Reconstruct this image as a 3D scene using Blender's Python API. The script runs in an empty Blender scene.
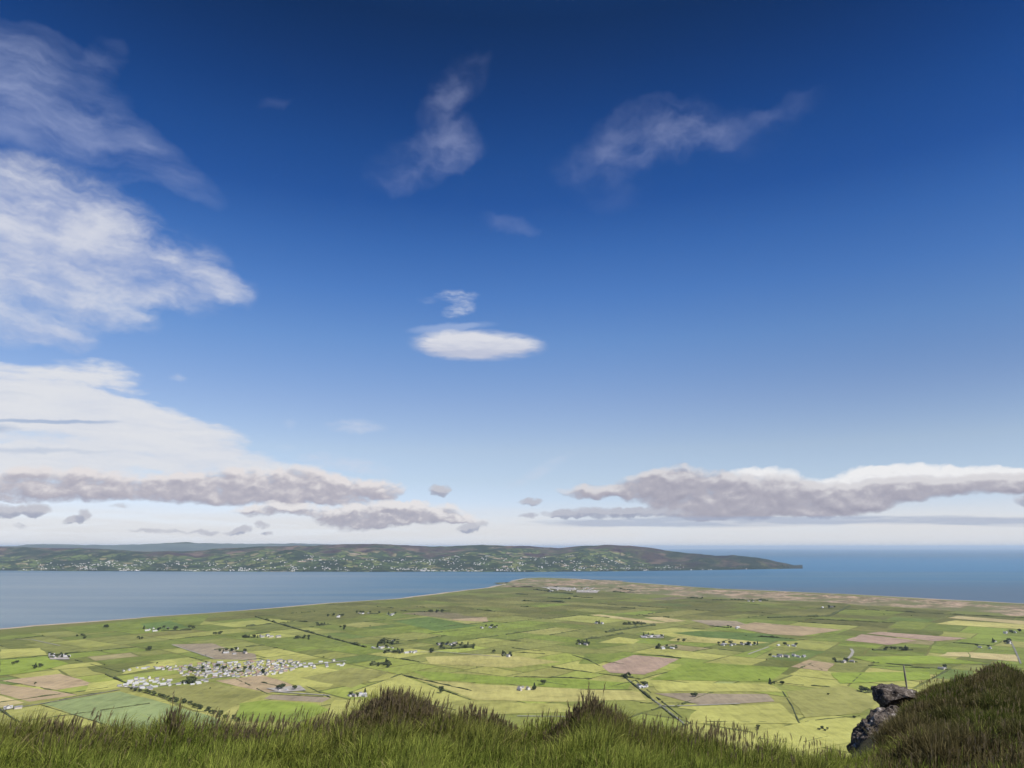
import bpy, math, random
import numpy as np
from mathutils import Vector, Matrix, noise as mnoise

random.seed(7)
rng = np.random.default_rng(7)
sc = bpy.context.scene
COL = sc.collection
R = math.radians

# ------------------------------------------------------------------ camera
F_PX, EYE = 700.0, 300.0
PITCH = math.atan((546.8 - 384) / F_PX)
cd = bpy.data.cameras.new('camera')
cam = bpy.data.objects.new('camera', cd)
COL.objects.link(cam)
cd.sensor_width = 36.0
cd.lens = F_PX / 1024 * 36.0
cd.clip_start = 0.1
cd.clip_end = 300000.0
cam.location = (0, 0, EYE)
cam.rotation_euler = (math.pi / 2 + PITCH, 0, 0)
sc.camera = cam
sc.view_settings.view_transform = 'Standard'
sc.view_settings.look = 'None'
sc.view_settings.gamma = 1
EXPO = 0.7
sc.view_settings.exposure = EXPO
sc.render.engine = 'CYCLES'
sc.cycles.use_denoising = True
sc.cycles.use_adaptive_sampling = True
sc.cycles.adaptive_threshold = 0.02
sc.cycles.adaptive_min_samples = 16
sc.cycles.max_bounces = 6
sc.cycles.volume_bounces = 0
sc.cycles.transparent_max_bounces = 8
sc.cycles.caustics_reflective = False
sc.cycles.caustics_refractive = False


def ray(u, v):
    x, y = (u - 512) / F_PX, (384 - v) / F_PX
    return (x, math.cos(PITCH) - y * math.sin(PITCH), math.sin(PITCH) + y * math.cos(PITCH))


def at(u, v, z=0.0):
    d = ray(u, v)
    t = (z - EYE) / d[2]
    return (d[0] * t, d[1] * t)


def azel(u, v):
    d = ray(u, v)
    return (math.degrees(math.atan2(d[0], d[1])), math.degrees(math.atan2(d[2], math.hypot(d[0], d[1]))))


def tdep(u, v):                       # tan of the depression angle below eye level
    return -math.tan(R(azel(u, v)[1]))


# ------------------------------------------------------------------ helpers
def tag(o, label=None, cat=None, group=None, kind=None):
    if label: o['label'] = label
    if cat: o['category'] = cat
    if group: o['group'] = group
    if kind: o['kind'] = kind
    return o


def mesh_obj(name, verts, faces, mat=None, parent=None, smooth=False):
    me = bpy.data.meshes.new(name)
    me.from_pydata([tuple(v) for v in verts], [], [tuple(f) for f in faces])
    me.update()
    if mat: me.materials.append(mat)
    if smooth:
        me.polygons.foreach_set('use_smooth', [True] * len(me.polygons))
    o = bpy.data.objects.new(name, me)
    COL.objects.link(o)
    if parent: o.parent = parent
    return o


def np_mesh(name, co, quads=None, tris=None, mat=None, colors=None, smooth=False):
    """fast mesh from numpy arrays; colors = per point (n,3)"""
    me = bpy.data.meshes.new(name)
    co = np.asarray(co, np.float32)
    me.vertices.add(len(co))
    me.vertices.foreach_set('co', co.ravel())
    loops, starts, tot = [], [], 0
    if quads is not None and len(quads):
        q = np.asarray(quads, np.int32)
        loops.append(q.ravel()); starts.append(np.arange(len(q), dtype=np.int32) * 4); tot = len(q) * 4
    if tris is not None and len(tris):
        t = np.asarray(tris, np.int32)
        loops.append(t.ravel()); starts.append(np.arange(len(t), dtype=np.int32) * 3 + tot)
    L = np.concatenate(loops); S = np.concatenate(starts)
    me.loops.add(len(L)); me.loops.foreach_set('vertex_index', L)
    me.polygons.add(len(S)); me.polygons.foreach_set('loop_start', S)
    if smooth: me.polygons.foreach_set('use_smooth', np.ones(len(S), bool))
    me.update(calc_edges=True)
    if colors is not None:
        a = me.color_attributes.new('tint', 'FLOAT_COLOR', 'POINT')
        c = np.ones((len(co), 4), np.float32); c[:, :3] = colors
        a.data.foreach_set('color', c.ravel())
    if mat: me.materials.append(mat)
    o = bpy.data.objects.new(name, me)
    COL.objects.link(o)
    return o


def face_color(me, cols):
    a = me.attributes.new('tint', 'FLOAT_COLOR', 'FACE')
    c = np.ones((len(me.polygons), 4), np.float32); c[:, :3] = cols
    a.data.foreach_set('color', c.ravel())


def fbm(x, y, z=0.0, o=4):
    return mnoise.fractal(Vector((x, y, z)), 1.0, 2.0, o, noise_basis='PERLIN_ORIGINAL')


# node DSL -----------------------------------------------------------
class NT:
    def __init__(s, nt): s.nt = nt
    def node(s, t, **k):
        n = s.nt.nodes.new(t)
        for a, b in k.items(): setattr(n, a, b)
        return n
    def put(s, n, i, v):
        if v is None: return
        if isinstance(v, bpy.types.NodeSocket): s.nt.links.new(v, n.inputs[i])
        else: n.inputs[i].default_value = v
    def m(s, op, a, b=None, c=None, clamp=False):
        n = s.node('ShaderNodeMath', operation=op, use_clamp=clamp)
        s.put(n, 0, a); s.put(n, 1, b); s.put(n, 2, c)
        return n.outputs[0]
    def v(s, op, a, b=None, out=0):
        n = s.node('ShaderNodeVectorMath', operation=op)
        s.put(n, 0, a); s.put(n, 1, b)
        return n.outputs[out]
    def mr(s, x, a, b, c=0.0, d=1.0, smooth=True):
        n = s.node('ShaderNodeMapRange', interpolation_type='SMOOTHSTEP' if smooth else 'LINEAR')
        s.put(n, 0, x)
        for i, q in enumerate((a, b, c, d)): s.put(n, i + 1, q)
        return n.outputs[0]
    def noise(s, vec, scale=1.0, detail=4.0, rough=0.55, out=0, dist=0.0, dim='3D'):
        n = s.node('ShaderNodeTexNoise', noise_dimensions=dim)
        s.put(n, 'Vector', vec); s.put(n, 'Scale', scale); s.put(n, 'Detail', detail); s.put(n, 'Roughness', rough); s.put(n, 'Distortion', dist)
        return n.outputs[out]
    def vor(s, vec, scale=1.0, feature='F1', out='Distance', rand=1.0):
        n = s.node('ShaderNodeTexVoronoi', feature=feature)
        s.put(n, 'Vector', vec); s.put(n, 'Scale', scale); s.put(n, 'Randomness', rand)
        return n.outputs[out]
    def mix(s, f, a, b, mode='MIX'):
        n = s.node('ShaderNodeMix', data_type='RGBA', blend_type=mode)
        s.put(n, 0, f)
        for i, q in ((6, a), (7, b)):
            if isinstance(q, (tuple, list)) and len(q) == 3: q = (*q, 1)
            s.put(n, i, q)
        return n.outputs[2]
    def ramp(s, f, stops, interp='LINEAR'):
        n = s.node('ShaderNodeValToRGB')
        s.put(n, 0, f)
        cr = n.color_ramp; cr.interpolation = interp
        while len(cr.elements) < len(stops): cr.elements.new(0.5)
        for e, (p, c) in zip(cr.elements, stops):
            e.position = p; e.color = (*c, 1)
        return n.outputs[0]
    def mapping(s, vec, scale=(1, 1, 1), rot=(0, 0, 0), loc=(0, 0, 0)):
        n = s.node('ShaderNodeMapping')
        s.put(n, 0, vec); n.inputs['Scale'].default_value = scale; n.inputs['Rotation'].default_value = rot; n.inputs['Location'].default_value = loc
        return n.outputs[0]


def material(name):
    m = bpy.data.materials.new(name); m.use_nodes = True
    nt = m.node_tree
    bs = nt.nodes['Principled BSDF']
    bs.inputs['Roughness'].default_value = 0.9
    bs.inputs['Specular IOR Level'].default_value = 0.15
    return m, NT(nt), bs


def bump(T, bs, h, strength, dist):
    b = T.node('ShaderNodeBump'); b.inputs['Strength'].default_value = strength; b.inputs['Distance'].default_value = dist
    T.put(b, 'Height', h); T.nt.links.new(b.outputs[0], bs.inputs['Normal'])


# ------------------------------------------------------------------ sun and sky
SUN_EL, SUN_AZ = 52.0, 122.0
sd = bpy.data.lights.new('sun', 'SUN')
sun = bpy.data.objects.new('sun', sd)
COL.objects.link(sun)
sd.energy = 4.2; sd.angle = R(0.5); sd.color = (1, 0.95, 0.87)
s_dir = Vector((math.sin(R(SUN_AZ)) * math.cos(R(SUN_EL)), math.cos(R(SUN_AZ)) * math.cos(R(SUN_EL)), math.sin(R(SUN_EL))))
sun.rotation_euler = s_dir.to_track_quat('Z', 'Y').to_euler()
sun.location = (0, -20, 330)

world = bpy.data.worlds.new('World'); sc.world = world; world.use_nodes = True
W = NT(world.node_tree)
bg = world.node_tree.nodes['Background']
STR = 0.1
bg.inputs[1].default_value = STR
GAIN = STR * 2 ** EXPO


def lin(c):
    return tuple(((x / 255 + 0.055) / 1.055) ** 2.4 if x > 10 else x / 255 / 12.92 for x in c)


def disp(c, k=1.0):                     # emission colour which shows as sRGB c
    return tuple(x * k / GAIN for x in lin(c))


sky = W.node('ShaderNodeTexSky', sky_type='NISHITA', sun_disc=False)
sky.sun_elevation = R(SUN_EL); sky.sun_rotation = R(SUN_AZ); sky.altitude = 300
sky.air_density = 1; sky.dust_density = 0.6; sky.ozone_density = 2
tc = W.node('ShaderNodeTexCoord')
D = W.v('NORMALIZE', tc.outputs['Generated'])
sx = W.node('ShaderNodeSeparateXYZ'); W.put(sx, 0, D)
EL = W.m('MULTIPLY', W.m('ARCSINE', sx.outputs[2]), 57.29578)
AZ = W.m('MULTIPLY', W.m('ARCTAN2', sx.outputs[0], sx.outputs[1]), 57.29578)
cb = W.node('ShaderNodeCombineXYZ'); W.put(cb, 0, AZ); W.put(cb, 1, EL); W.put(cb, 2, 1.0)
P = cb.outputs[0]

# clear-sky colouring by elevation: (photo row, measured sky radiance at strength .1, shown colour)
SKY = [(0, (.096, .160, .296), (22, 53, 102)), (48, (.099, .165, .303), (25, 60, 116)), (96, (.103, .172, .313), (29, 69, 132)),
       (144, (.109, .181, .327), (36, 80, 148)), (192, (.118, .195, .346), (44, 90, 162)), (240, (.130, .214, .372), (63, 110, 181)),
       (288, (.148, .242, .406), (83, 129, 196)), (336, (.175, .281, .452), (108, 149, 206)), (400, (.236, .363, .528), (144, 173, 215)),
       (448, (.321, .461, .581), (177, 198, 221)), (480, (.414, .541, .581), (193, 210, 225)), (512, (.523, .575, .488), (212, 219, 226)), (544, (.50, .48, .36), (218, 220, 224))]
stops = []
for v_, meas, shown in reversed(SKY):
    e = azel(700, v_)[1]
    stops.append(((e + 2) / 60, tuple(min(1.0, l / 2 / (mm * 2 ** EXPO)) for l, mm in zip(lin(shown), meas))))
stops.append((1.0, (0.05, 0.12, 0.2)))
fac = W.m('DIVIDE', W.m('ADD', EL, 2.0), 60.0)
rampc = W.ramp(fac, stops)
skyc = W.mix(1.0, sky.outputs[0], W.mix(1.0, rampc, (2, 2, 2), 'MULTIPLY'), 'MULTIPLY')
side = W.m('MULTIPLY', W.mr(AZ, 2, 42, 0, .36), W.mr(EL, 2, 14))          # polarised darker side, away from the left clouds
skyc = W.mix(side, skyc, W.mix(1.0, skyc, (.30, .42, .52), 'MULTIPLY'))
cb0 = None


def blob_rows(u, v, rx, ry, rot=0.0):
    """a round patch of sky seen round photo point (u,v): two rows of an affine map of (az, el, 1)"""
    c, s = math.cos(R(rot)), math.sin(R(rot))
    p0 = azel(u, v)
    pa = azel(u + 6 * c, v + 6 * s); pb = azel(u - 6 * s, v + 6 * c)
    J = np.array([[(pa[0] - p0[0]) / 6 * rx, (pb[0] - p0[0]) / 6 * ry], [(pa[1] - p0[1]) / 6 * rx, (pb[1] - p0[1]) / 6 * ry]])
    K = np.linalg.inv(J)
    t = -K @ np.array(p0)
    return (K[0, 0], K[0, 1], t[0]), (K[1, 0], K[1, 1], t[1])


def blobs(T, pos, items):
    tot = None
    for it in items:
        w = it[5] if len(it) > 5 else 1.0
        r1, r2 = blob_rows(*it[:5])
        a = T.v('DOT_PRODUCT', pos, r1, out=1); b = T.v('DOT_PRODUCT', pos, r2, out=1)
        r = T.m('MULTIPLY_ADD', a, a, T.m('MULTIPLY', b, b))
        d = T.m('SUBTRACT', 1.0, r, clamp=True)
        tot = T.m('MULTIPLY', d, w) if tot is None else T.m('MULTIPLY_ADD', d, w, tot)
    return tot


def warp(T, pos, scale, amp, detail=4, seed=0.0, sc3=(1, 1, 1), rot=0.0):
    n = T.noise(T.mapping(pos, scale=sc3, rot=(0, 0, R(rot)), loc=(seed, seed * 1.7, seed * .3)), scale, detail, 0.55, out=1)
    d = T.v('MULTIPLY', T.v('SUBTRACT', n, (.5, .5, .5)), (2 * amp, 2 * amp, 0))
    return T.v('ADD', pos, d)


def soft(T, x): return T.m('SUBTRACT', 1.0, T.m('POWER', 2.718, T.m('MULTIPLY', x, -1.25)))      # sums of patches levelled off at 1


cur = skyc
# pale band of far cloud low over the horizon
band = W.m('MULTIPLY', W.mr(EL, 3.8, 1.4), W.mr(EL, -0.6, 0.3, 0.6, 1.0))
bn = W.noise(W.mapping(P, scale=(.12, 1.3, 1)), 1.0, 5, .55)
cur = W.mix(W.m('MULTIPLY', band, W.mr(bn, .3, .6, .45, .9)), cur, disp((224, 224, 226)))
# ---- lower bright sheet, left: crosses the two halves of the sky
Pw3 = warp(W, P, .5, .6, 6, 14.9, sc3=(.5, 1, 1))
streak3 = W.noise(W.mapping(Pw3, scale=(.14, .8, 1), rot=(0, 0, R(6))), 1.0, 9, .62)
fine3 = W.noise(W.mapping(P, scale=(.9, 2.2, 1)), 1.0, 6, .6)
s3 = soft(W, blobs(W, Pw3, [(0, 380, 150, 24, 3, 1.2), (95, 372, 60, 16, 6, .7), (20, 410, 170, 32, 4, 1.6), (110, 416, 110, 28, 10, 1.5), (190, 438, 70, 22, 4, 1.5), (110, 452, 150, 26, 0, 1.7),
                    (-120, 410, 180, 60, 0, 1.6), (215, 462, 80, 16, 0, 1.3), (20, 462, 130, 22, 0, .7), (290, 470, 60, 10, 4, .5), (130, 388, 26, 8, 10, .5)]))
a3 = W.mr(W.m('ADD', s3, W.m('MULTIPLY', W.m('ADD', W.m('SUBTRACT', streak3, .5), W.m('MULTIPLY', W.m('SUBTRACT', fine3, .5), .35)), W.mr(s3, 0, .4, 0, 1.6))), .16, .88)
cur = W.mix(W.m('MULTIPLY', a3, .93), cur, W.mix(W.mr(streak3, .3, .65), disp((213, 217, 228)), disp((226, 227, 231))))
s3b = blobs(W, Pw3, [(50, 422, 90, 3.2, 2, 1.0), (-40, 428, 80, 7, 1, .8), (30, 450, 120, 4, 2, .5), (10, 396, 60, 4, 4, .3)])
cur = W.mix(W.m('MULTIPLY', W.mr(s3b, .1, .9), .7), cur, disp((150, 172, 206)))
Pw5 = warp(W, P, 1.2, .25, 5, 31.0)
wn5 = W.noise(W.mapping(Pw5, scale=(.6, 1.8, 1)), 1.0, 8, .65)
s5 = soft(W, blobs(W, Pw5, [(458, 296, 26, 8, 2, .8), (459, 310, 21, 9, -12, 1.1), (430, 300, 16, 5, 0, .3), (178, 377, 12, 5.5, 0, .7), (356, 426, 36, 9, 2, .9), (290, 424, 9, 6, 0, .5), (285, 448, 14, 5, 0, .4),
                    (362, 468, 46, 10, 10, .6), (545, 468, 36, 8, -28, .6), (520, 482, 24, 8, -20, .4), (315, 455, 24, 5, -8, .35), (340, 462, 66, 10, 3, .5)]))
a5 = W.mr(W.m('MULTIPLY', s5, W.mr(wn5, .25, .75, .25, 1.25)), .05, .95)
cur = W.mix(W.m('MULTIPLY', a5, .62), cur, disp((205, 213, 230)))
common = cur

# ---- upper half: veil, feathered cloud, wisps, lens cloud
up = common
Pw = warp(W, P, .22, 1.3, 5, 3.1)
streak = W.noise(W.mapping(Pw, scale=(.10, .34, 1), rot=(0, 0, R(24))), 1.0, 9, .58)
fine1 = W.noise(W.mapping(Pw, scale=(.35, .9, 1), rot=(0, 0, R(28))), 1.0, 7, .56)
s1 = soft(W, blobs(W, Pw, [(-20, 85, 150, 62, 18, 1.0), (95, 132, 130, 40, 28, .75), (50, 70, 110, 40, 22, .5), (40, 120, 150, 50, 25, .3), (180, 178, 60, 20, 32, .35),
                   (104, 58, 34, 26, -30, .45), (-90, 60, 160, 70, 10, .6)]))
a1 = W.m('MULTIPLY', s1, W.m('MULTIPLY', W.mr(streak, .26, .80, .04, .95), W.mr(fine1, .2, .8, .65, 1.1)))
up = W.mix(W.m('MULTIPLY', W.mr(a1, .02, 1.0, smooth=False), .95), up, disp((172, 183, 217)))
Pw2 = warp(W, P, .3, 1.0, 6, 8.3)
streak2 = W.noise(W.mapping(Pw2, scale=(.15, .38, 1), rot=(0, 0, R(18))), 1.0, 10, .62)
fine2 = W.noise(W.mapping(Pw2, scale=(.5, .9, 1), rot=(0, 0, R(22))), 1.0, 7, .56)
s2 = soft(W, blobs(W, Pw2, [(-30, 222, 190, 66, 14, 1.5), (70, 252, 140, 66, 18, 1.5), (160, 278, 110, 34, 16, 1.0), (220, 286, 50, 18, 8, .5), (20, 310, 120, 36, 8, .8),
                    (-140, 260, 190, 90, 5, 1.4), (62, 340, 46, 14, 14, .8), (132, 324, 40, 13, 5, .45), (60, 200, 120, 42, 18, .8), (5, 336, 60, 18, 6, .5), (190, 255, 60, 30, 30, .4)]))
a2 = W.mr(W.m('ADD', s2, W.m('MULTIPLY', W.m('ADD', W.m('SUBTRACT', streak2, .5), W.m('MULTIPLY', W.m('SUBTRACT', fine2, .5), .35)), W.mr(s2, 0, .45, 0, 1.7))), .08, 1.25)
up = W.mix(W.m('MULTIPLY', a2, .88), up, W.mix(W.mr(streak2, .32, .68), disp((190, 197, 220)), disp((219, 221, 230))))
Pw4 = warp(W, P, .35, 1.2, 7, 21.0)
wn = W.noise(W.mapping(Pw4, scale=(.20, .36, 1), rot=(0, 0, R(-28))), 1.0, 9, .55)
s4 = soft(W, blobs(W, Pw4, [(425, 160, 72, 32, -22, .85), (455, 142, 36, 28, -60, .6), (462, 80, 44, 26, -38, .5), (440, 110, 40, 18, -45, .4), (655, 132, 74, 38, -12, .75), (700, 128, 50, 28, 8, .5),
                    (610, 160, 70, 30, -15, .4), (785, 112, 54, 16, -28, .35), (275, 102, 18, 6, -8, .22), (510, 225, 34, 11, 8, .5), (740, 135, 60, 28, -10, .3), (600, 190, 60, 24, 15, .25)]))
a4 = W.m('MULTIPLY', s4, W.mr(wn, .24, .76, 0.12, 1.05))
up = W.mix(W.m('MULTIPLY', W.mr(a4, .0, .85), .37), up, disp((178, 186, 220)))
Pw6 = warp(W, P, .9, .18, 4, 41.0)
s6 = blobs(W, Pw6, [(478, 345, 76, 18, 2, 1.0), (458, 346, 50, 18, 0, .45), (505, 346, 46, 9, 0, .3)])
s6b = blobs(W, Pw6, [(440, 328, 42, 6, -5, 1.0), (478, 325, 28, 5, -4, .6)])
lens_n = W.noise(W.mapping(Pw6, scale=(.45, 2.4, 1)), 1.0, 7, .6)
up = W.mix(W.m('MULTIPLY', W.mr(s6b, .15, 1.1), .42), up, disp((190, 203, 230)))
up = W.mix(W.m('MULTIPLY', W.mr(W.m('ADD', s6, W.m('MULTIPLY', W.m('MULTIPLY', W.m('SUBTRACT', lens_n, .5), 1.0), W.mr(s6, 0, .5))), .05, .95), .94), up,
            W.mix(W.mr(W.m('ADD', EL, W.m('MULTIPLY', W.m('SUBTRACT', lens_n, .5), 2.2)), azel(478, 356)[1], azel(478, 338)[1]), disp((192, 197, 216)), disp((222, 223, 230))))


# ---- lower half. Heaped clouds over the sea and hills: density field looked up twice, here and a little towards the light
def heap(items, seed, cur, dark, mid, bright, nscale=1.0, amp=.9, edge=(.25, .75), g1=1.15, g2=.62, bias=.34):
    def body(p):
        q = warp(W, p, nscale * .7, .42, 4, seed)
        return soft(W, blobs(W, q, items)), q
    def lumps(p):
        return W.noise(W.mapping(p, scale=(.62, 1.0, 1), loc=(seed, 0, 0)), nscale, 8, .57)
    s0, q0 = body(P)
    s1, q1 = body(W.v('ADD', P, (.22, .50, 0)))
    n0, n1 = lumps(q0), lumps(W.v('ADD', q0, (.18, .34, 0)))
    d0 = W.m('MULTIPLY_ADD', W.m('SUBTRACT', n0, .5), amp * 2.2, s0)
    al = W.mr(W.m('MULTIPLY', d0, W.mr(s0, .02, .28)), *edge)
    lit = W.m('ADD', W.m('MULTIPLY_ADD', W.m('SUBTRACT', s0, s1), g1, bias), W.m('MULTIPLY', W.m('SUBTRACT', n0, n1), g2 * 2))
    c = W.mix(W.mr(lit, .0, .55, smooth=False), dark, mid)
    c = W.mix(W.mr(lit, .42, 1.0), c, bright)
    return W.mix(al, cur, c)


cur = common
cur = heap([(800, 490, 60, 16, 0, .9), (770, 474, 36, 9, 0, 1.0), (740, 474, 18, 8, 0, .9), (905, 477, 66, 17, -3, 1.6), (985, 479, 60, 16, 3, 1.6), (860, 480, 40, 15, -10, 1.2), (1060, 478, 60, 18, 0, 1.5)], 51.0, cur,
           disp((196, 196, 206)), disp((222, 221, 226)), disp((238, 238, 240)), 1.2, .42, bias=.7)
cur = heap([(680, 479, 56, 16, 0, 1.5), (650, 488, 46, 18, 0, 1.2), (760, 489, 70, 19, 0, 1.5), (700, 505, 66, 18, 0, 1.4), (800, 500, 100, 21, 0, 1.5), (890, 492, 80, 17, -6, 1.5), (985, 484, 80, 14, -3, 1.4),
            (730, 512, 74, 12, 0, 1.0), (590, 491, 40, 9, 0, 1.3), (630, 490, 24, 8, 0, .7), (850, 507, 60, 11, -6, .9), (1060, 484, 70, 14, 0, 1.4)], 61.0, cur,
           disp((160, 159, 174)), disp((183, 181, 191)), disp((216, 214, 218)), .9, .52, edge=(.26, .8), g2=.8)
cur = heap([(600, 513, 66, 7, 0, 1.0), (655, 512, 56, 6, 0, .7), (532, 502, 16, 4.4, 0, 1.0), (528, 515, 12, 4.2, 0, 1.0), (1035, 500, 28, 10, 0, 1.0), (566, 514, 30, 5, 0, .7)], 66.0, cur,
           disp((158, 165, 184)), disp((170, 175, 192)), disp((188, 191, 203)), 1.8, .35, edge=(.2, .75))
s7 = blobs(W, warp(W, P, .4, .25, 5, 71.0, sc3=(.3, 1, 1)), [(700, 522, 190, 7, 0, 1.0), (900, 520, 220, 5.5, 0, 1.0), (1100, 522, 220, 7, 0, 1.0), (600, 524, 110, 4.5, 0, .7)])
n7 = W.noise(W.mapping(P, scale=(.2, 2.2, 1)), 1.0, 6, .6)
cur = W.mix(W.m('MULTIPLY', W.mr(W.m('MULTIPLY', s7, W.mr(n7, .3, .7, .4, 1.2)), .05, 1.0), .68), cur, disp((163, 175, 199)))
cur = heap([(45, 479, 60, 19, 0, 1.4), (-60, 488, 90, 20, 0, 1.5), (95, 481, 36, 18, 0, .9), (130, 480, 40, 12, 0, .8), (160, 489, 60, 17, 0, 1.3), (225, 485, 60, 22, 0, 1.4), (262, 482, 40, 20, 0, .9), (300, 484, 50, 22, 0, 1.3), (350, 492, 56, 19, 3, 1.4),
            (250, 494, 120, 14, 0, .9), (60, 494, 120, 11, 0, 1.1), (385, 488, 28, 13, 0, .9), (305, 499, 64, 10, 0, 1.0), (180, 476, 30, 8, 0, .5)], 81.0, cur,
           disp((166, 165, 180)), disp((190, 187, 196)), disp((228, 223, 224)), .95, .62, edge=(.30, .85), g2=.8, bias=.42)
cur = heap([(360, 520, 54, 13, 0, 1.4), (340, 511, 40, 10, 0, .9), (420, 513, 56, 14, 0, 1.5), (385, 508, 44, 11, 0, 1.0), (462, 519, 42, 6, 4, 1.1), (285, 508, 44, 9, 4, 1.1), (250, 511, 26, 8, 0, 1.0)], 91.0, cur,
           disp((164, 165, 180)), disp((184, 182, 192)), disp((230, 227, 228)), 1.2, .58, edge=(.30, .80), g2=.8, bias=.46)
cur = heap([(440, 490, 14, 7, 0, 1.3), (467, 528, 13, 5.5, 0, 1.3), (36, 510, 18, 8, 0, 1.4), (2, 511, 28, 9, 0, 1.3), (76, 519, 18, 5, -12, 1.3), (85, 513, 9, 6, 0, 1.0), (205, 533, 22, 3.6, 0, 1.1), (238, 531, 17, 4, -14, 1.1), (262, 525, 10, 3.5, 0, 1.1),
            (160, 531, 40, 3, 0, .8), (268, 533, 9, 3, 0, .9), (480, 524, 10, 3.5, 0, .7), (120, 505, 14, 4, 0, .7), (20, 526, 16, 3, 0, .5)], 97.0, cur,
           disp((160, 166, 184)), disp((172, 176, 192)), disp((196, 197, 206)), 1.7, .34, edge=(.2, .75))
low = cur

# three backgrounds, picked by direction, so that only the clouds of that part of the sky are worked out
def bgnode(c):
    n = W.node('ShaderNodeBackground'); n.inputs[1].default_value = STR; W.put(n, 0, c); return n.outputs[0]
def mixsh(f, a, b):
    n = W.node('ShaderNodeMixShader'); W.put(n, 0, f); world.node_tree.links.new(a, n.inputs[1]); world.node_tree.links.new(b, n.inputs[2]); return n.outputs[0]
front = mixsh(W.m('GREATER_THAN', EL, 8.7), bgnode(low), bgnode(up))
away = W.m('GREATER_THAN', W.m('MAXIMUM', W.m('SUBTRACT', W.m('ABSOLUTE', AZ), 62.0), W.m('SUBTRACT', EL, 58.0)), 0.0)
sh = mixsh(away, front, bgnode(skyc))
world.node_tree.links.new(sh, world.node_tree.nodes['World Output'].inputs[0])
world.node_tree.nodes.remove(bg)
world.cycles.sampling_method = 'MANUAL'
world.cycles.sample_map_resolution = 512

# ------------------------------------------------------------------ materials
def simple(name, c, var=.25, scale=1.0, rough=.9):
    m, T, b = material(name)
    n = T.noise(T.node('ShaderNodeTexCoord').outputs['Object'], scale, 5, .6)
    T.nt.links.new(T.mix(T.mr(n, .25, .75), tuple(x * (1 - var) for x in c), tuple(x * (1 + var) for x in c)), b.inputs['Base Color'])
    b.inputs['Roughness'].default_value = rough
    return m


def field_material():
    m, T, b = material('field grass')
    g = T.node('ShaderNodeNewGeometry').outputs['Position']
    a = T.node('ShaderNodeAttribute', attribute_name='tint')
    base = a.outputs['Color']
    n1 = T.noise(g, .006, 5, .6)
    n2 = T.noise(g, .030, 6, .7)
    n3 = T.noise(T.mapping(g, scale=(.12, .012, 1), rot=(0, 0, R(42))), 1.0, 3, .5)      # tractor lines
    f = T.m('ADD', T.m('MULTIPLY', T.m('SUBTRACT', n1, .5), 1.0), T.m('MULTIPLY', T.m('SUBTRACT', n2, .5), 1.3))
    f = T.m('ADD', f, T.m('MULTIPLY', T.m('SUBTRACT', n3, .5), .55))
    k = T.m('ADD', f, 1.0)
    c = T.mix(1.0, base, k, 'MULTIPLY')
    c = T.mix(T.mr(n2, .50, .75, 0, .42), c, (.16, .145, .06))
    T.nt.links.new(c, b.inputs['Base Color'])
    b.inputs['Specular IOR Level'].default_value = .05
    return m


M_FIELD = field_material()


def plain_material():
    m, T, b = material('rough pasture')
    g = T.node('ShaderNodeNewGeometry').outputs['Position']
    n1 = T.noise(g, .0022, 5, .6); n2 = T.noise(g, .03, 5, .65); n3 = T.noise(T.mapping(g, loc=(900, 40, 0)), .0012, 3, .5)
    c = T.mix(T.mr(n1, .35, .65), (.095, .115, .03), (.135, .13, .045))
    c = T.mix(T.mr(n3, .45, .62), c, (.13, .145, .042))
    c = T.mix(T.mr(n2, .5, .75), c, (.075, .09, .03))
    T.nt.links.new(c, b.inputs['Base Color']); b.inputs['Specular IOR Level'].default_value = .05
    return m


def dune_material():
    m, T, b = material('dune grass and sand')
    g = T.node('ShaderNodeNewGeometry').outputs['Position']
    n1 = T.noise(g, .011, 5, .65); n2 = T.noise(g, .06, 4, .6); n3 = T.noise(g, .0035, 3, .5)
    c = T.mix(T.mr(n1, .38, .62), (.12, .105, .052), (.33, .245, .175))
    c = T.mix(T.mr(n3, .45, .6), c, (.11, .12, .045))
    c = T.mix(T.mr(n2, .5, .72), c, (.15, .10, .07))
    T.nt.links.new(c, b.inputs['Base Color'])
    return m


def sea_material():
    m, T, b = material('sea water')
    g = T.node('ShaderNodeNewGeometry').outputs['Position']
    n1 = T.noise(T.mapping(g, scale=(.00006, .00022, 1)), 1.0, 5, .55)
    n2 = T.noise(T.mapping(g, scale=(.0003, .0022, 1), rot=(0, 0, R(6))), 1.0, 5, .6)
    c = T.mix(T.mr(n1, .38, .62), (.030, .085, .145), (.050, .120, .19))  # broad darker patches: cloud shadow on the water put into its colour
    c = T.mix(T.mr(n2, .46, .62), c, (.085, .140, .185))
    sp = T.node('ShaderNodeSeparateXYZ'); T.put(sp, 0, g)
    off = T.m('ADD', sp.outputs[1], T.m('MULTIPLY', T.m('SUBTRACT', n1, .5), 9000))
    c = T.mix(T.m('MULTIPLY', T.m('MULTIPLY', T.mr(off, 8000, 10500), T.mr(off, 26000, 14000)), T.mr(sp.outputs[0], 1000, 4000)), c, (.05, .135, .235))
    c = T.mix(T.m('MULTIPLY', T.mr(off, 8500, 6000), T.mr(sp.outputs[0], 0, 1500)), c, (.070, .105, .145))
    # the shallow lough on the left carries grey silt
    silt = T.m('MULTIPLY', T.mr(sp.outputs[0], 0, -3000), T.mr(sp.outputs[1], 11000, 7000))
    c = T.mix(T.m('MULTIPLY', silt, .85), c, T.mix(T.mr(n2, .35, .65), (.16, .20, .235), (.19, .225, .25)))
    T.nt.links.new(c, b.inputs['Base Color'])
    b.inputs['Roughness'].default_value = .55
    b.inputs['Specular IOR Level'].default_value = .12
    bump(T, b, T.noise(g, .05, 4, .6), .3, 2.0)
    return m


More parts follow.
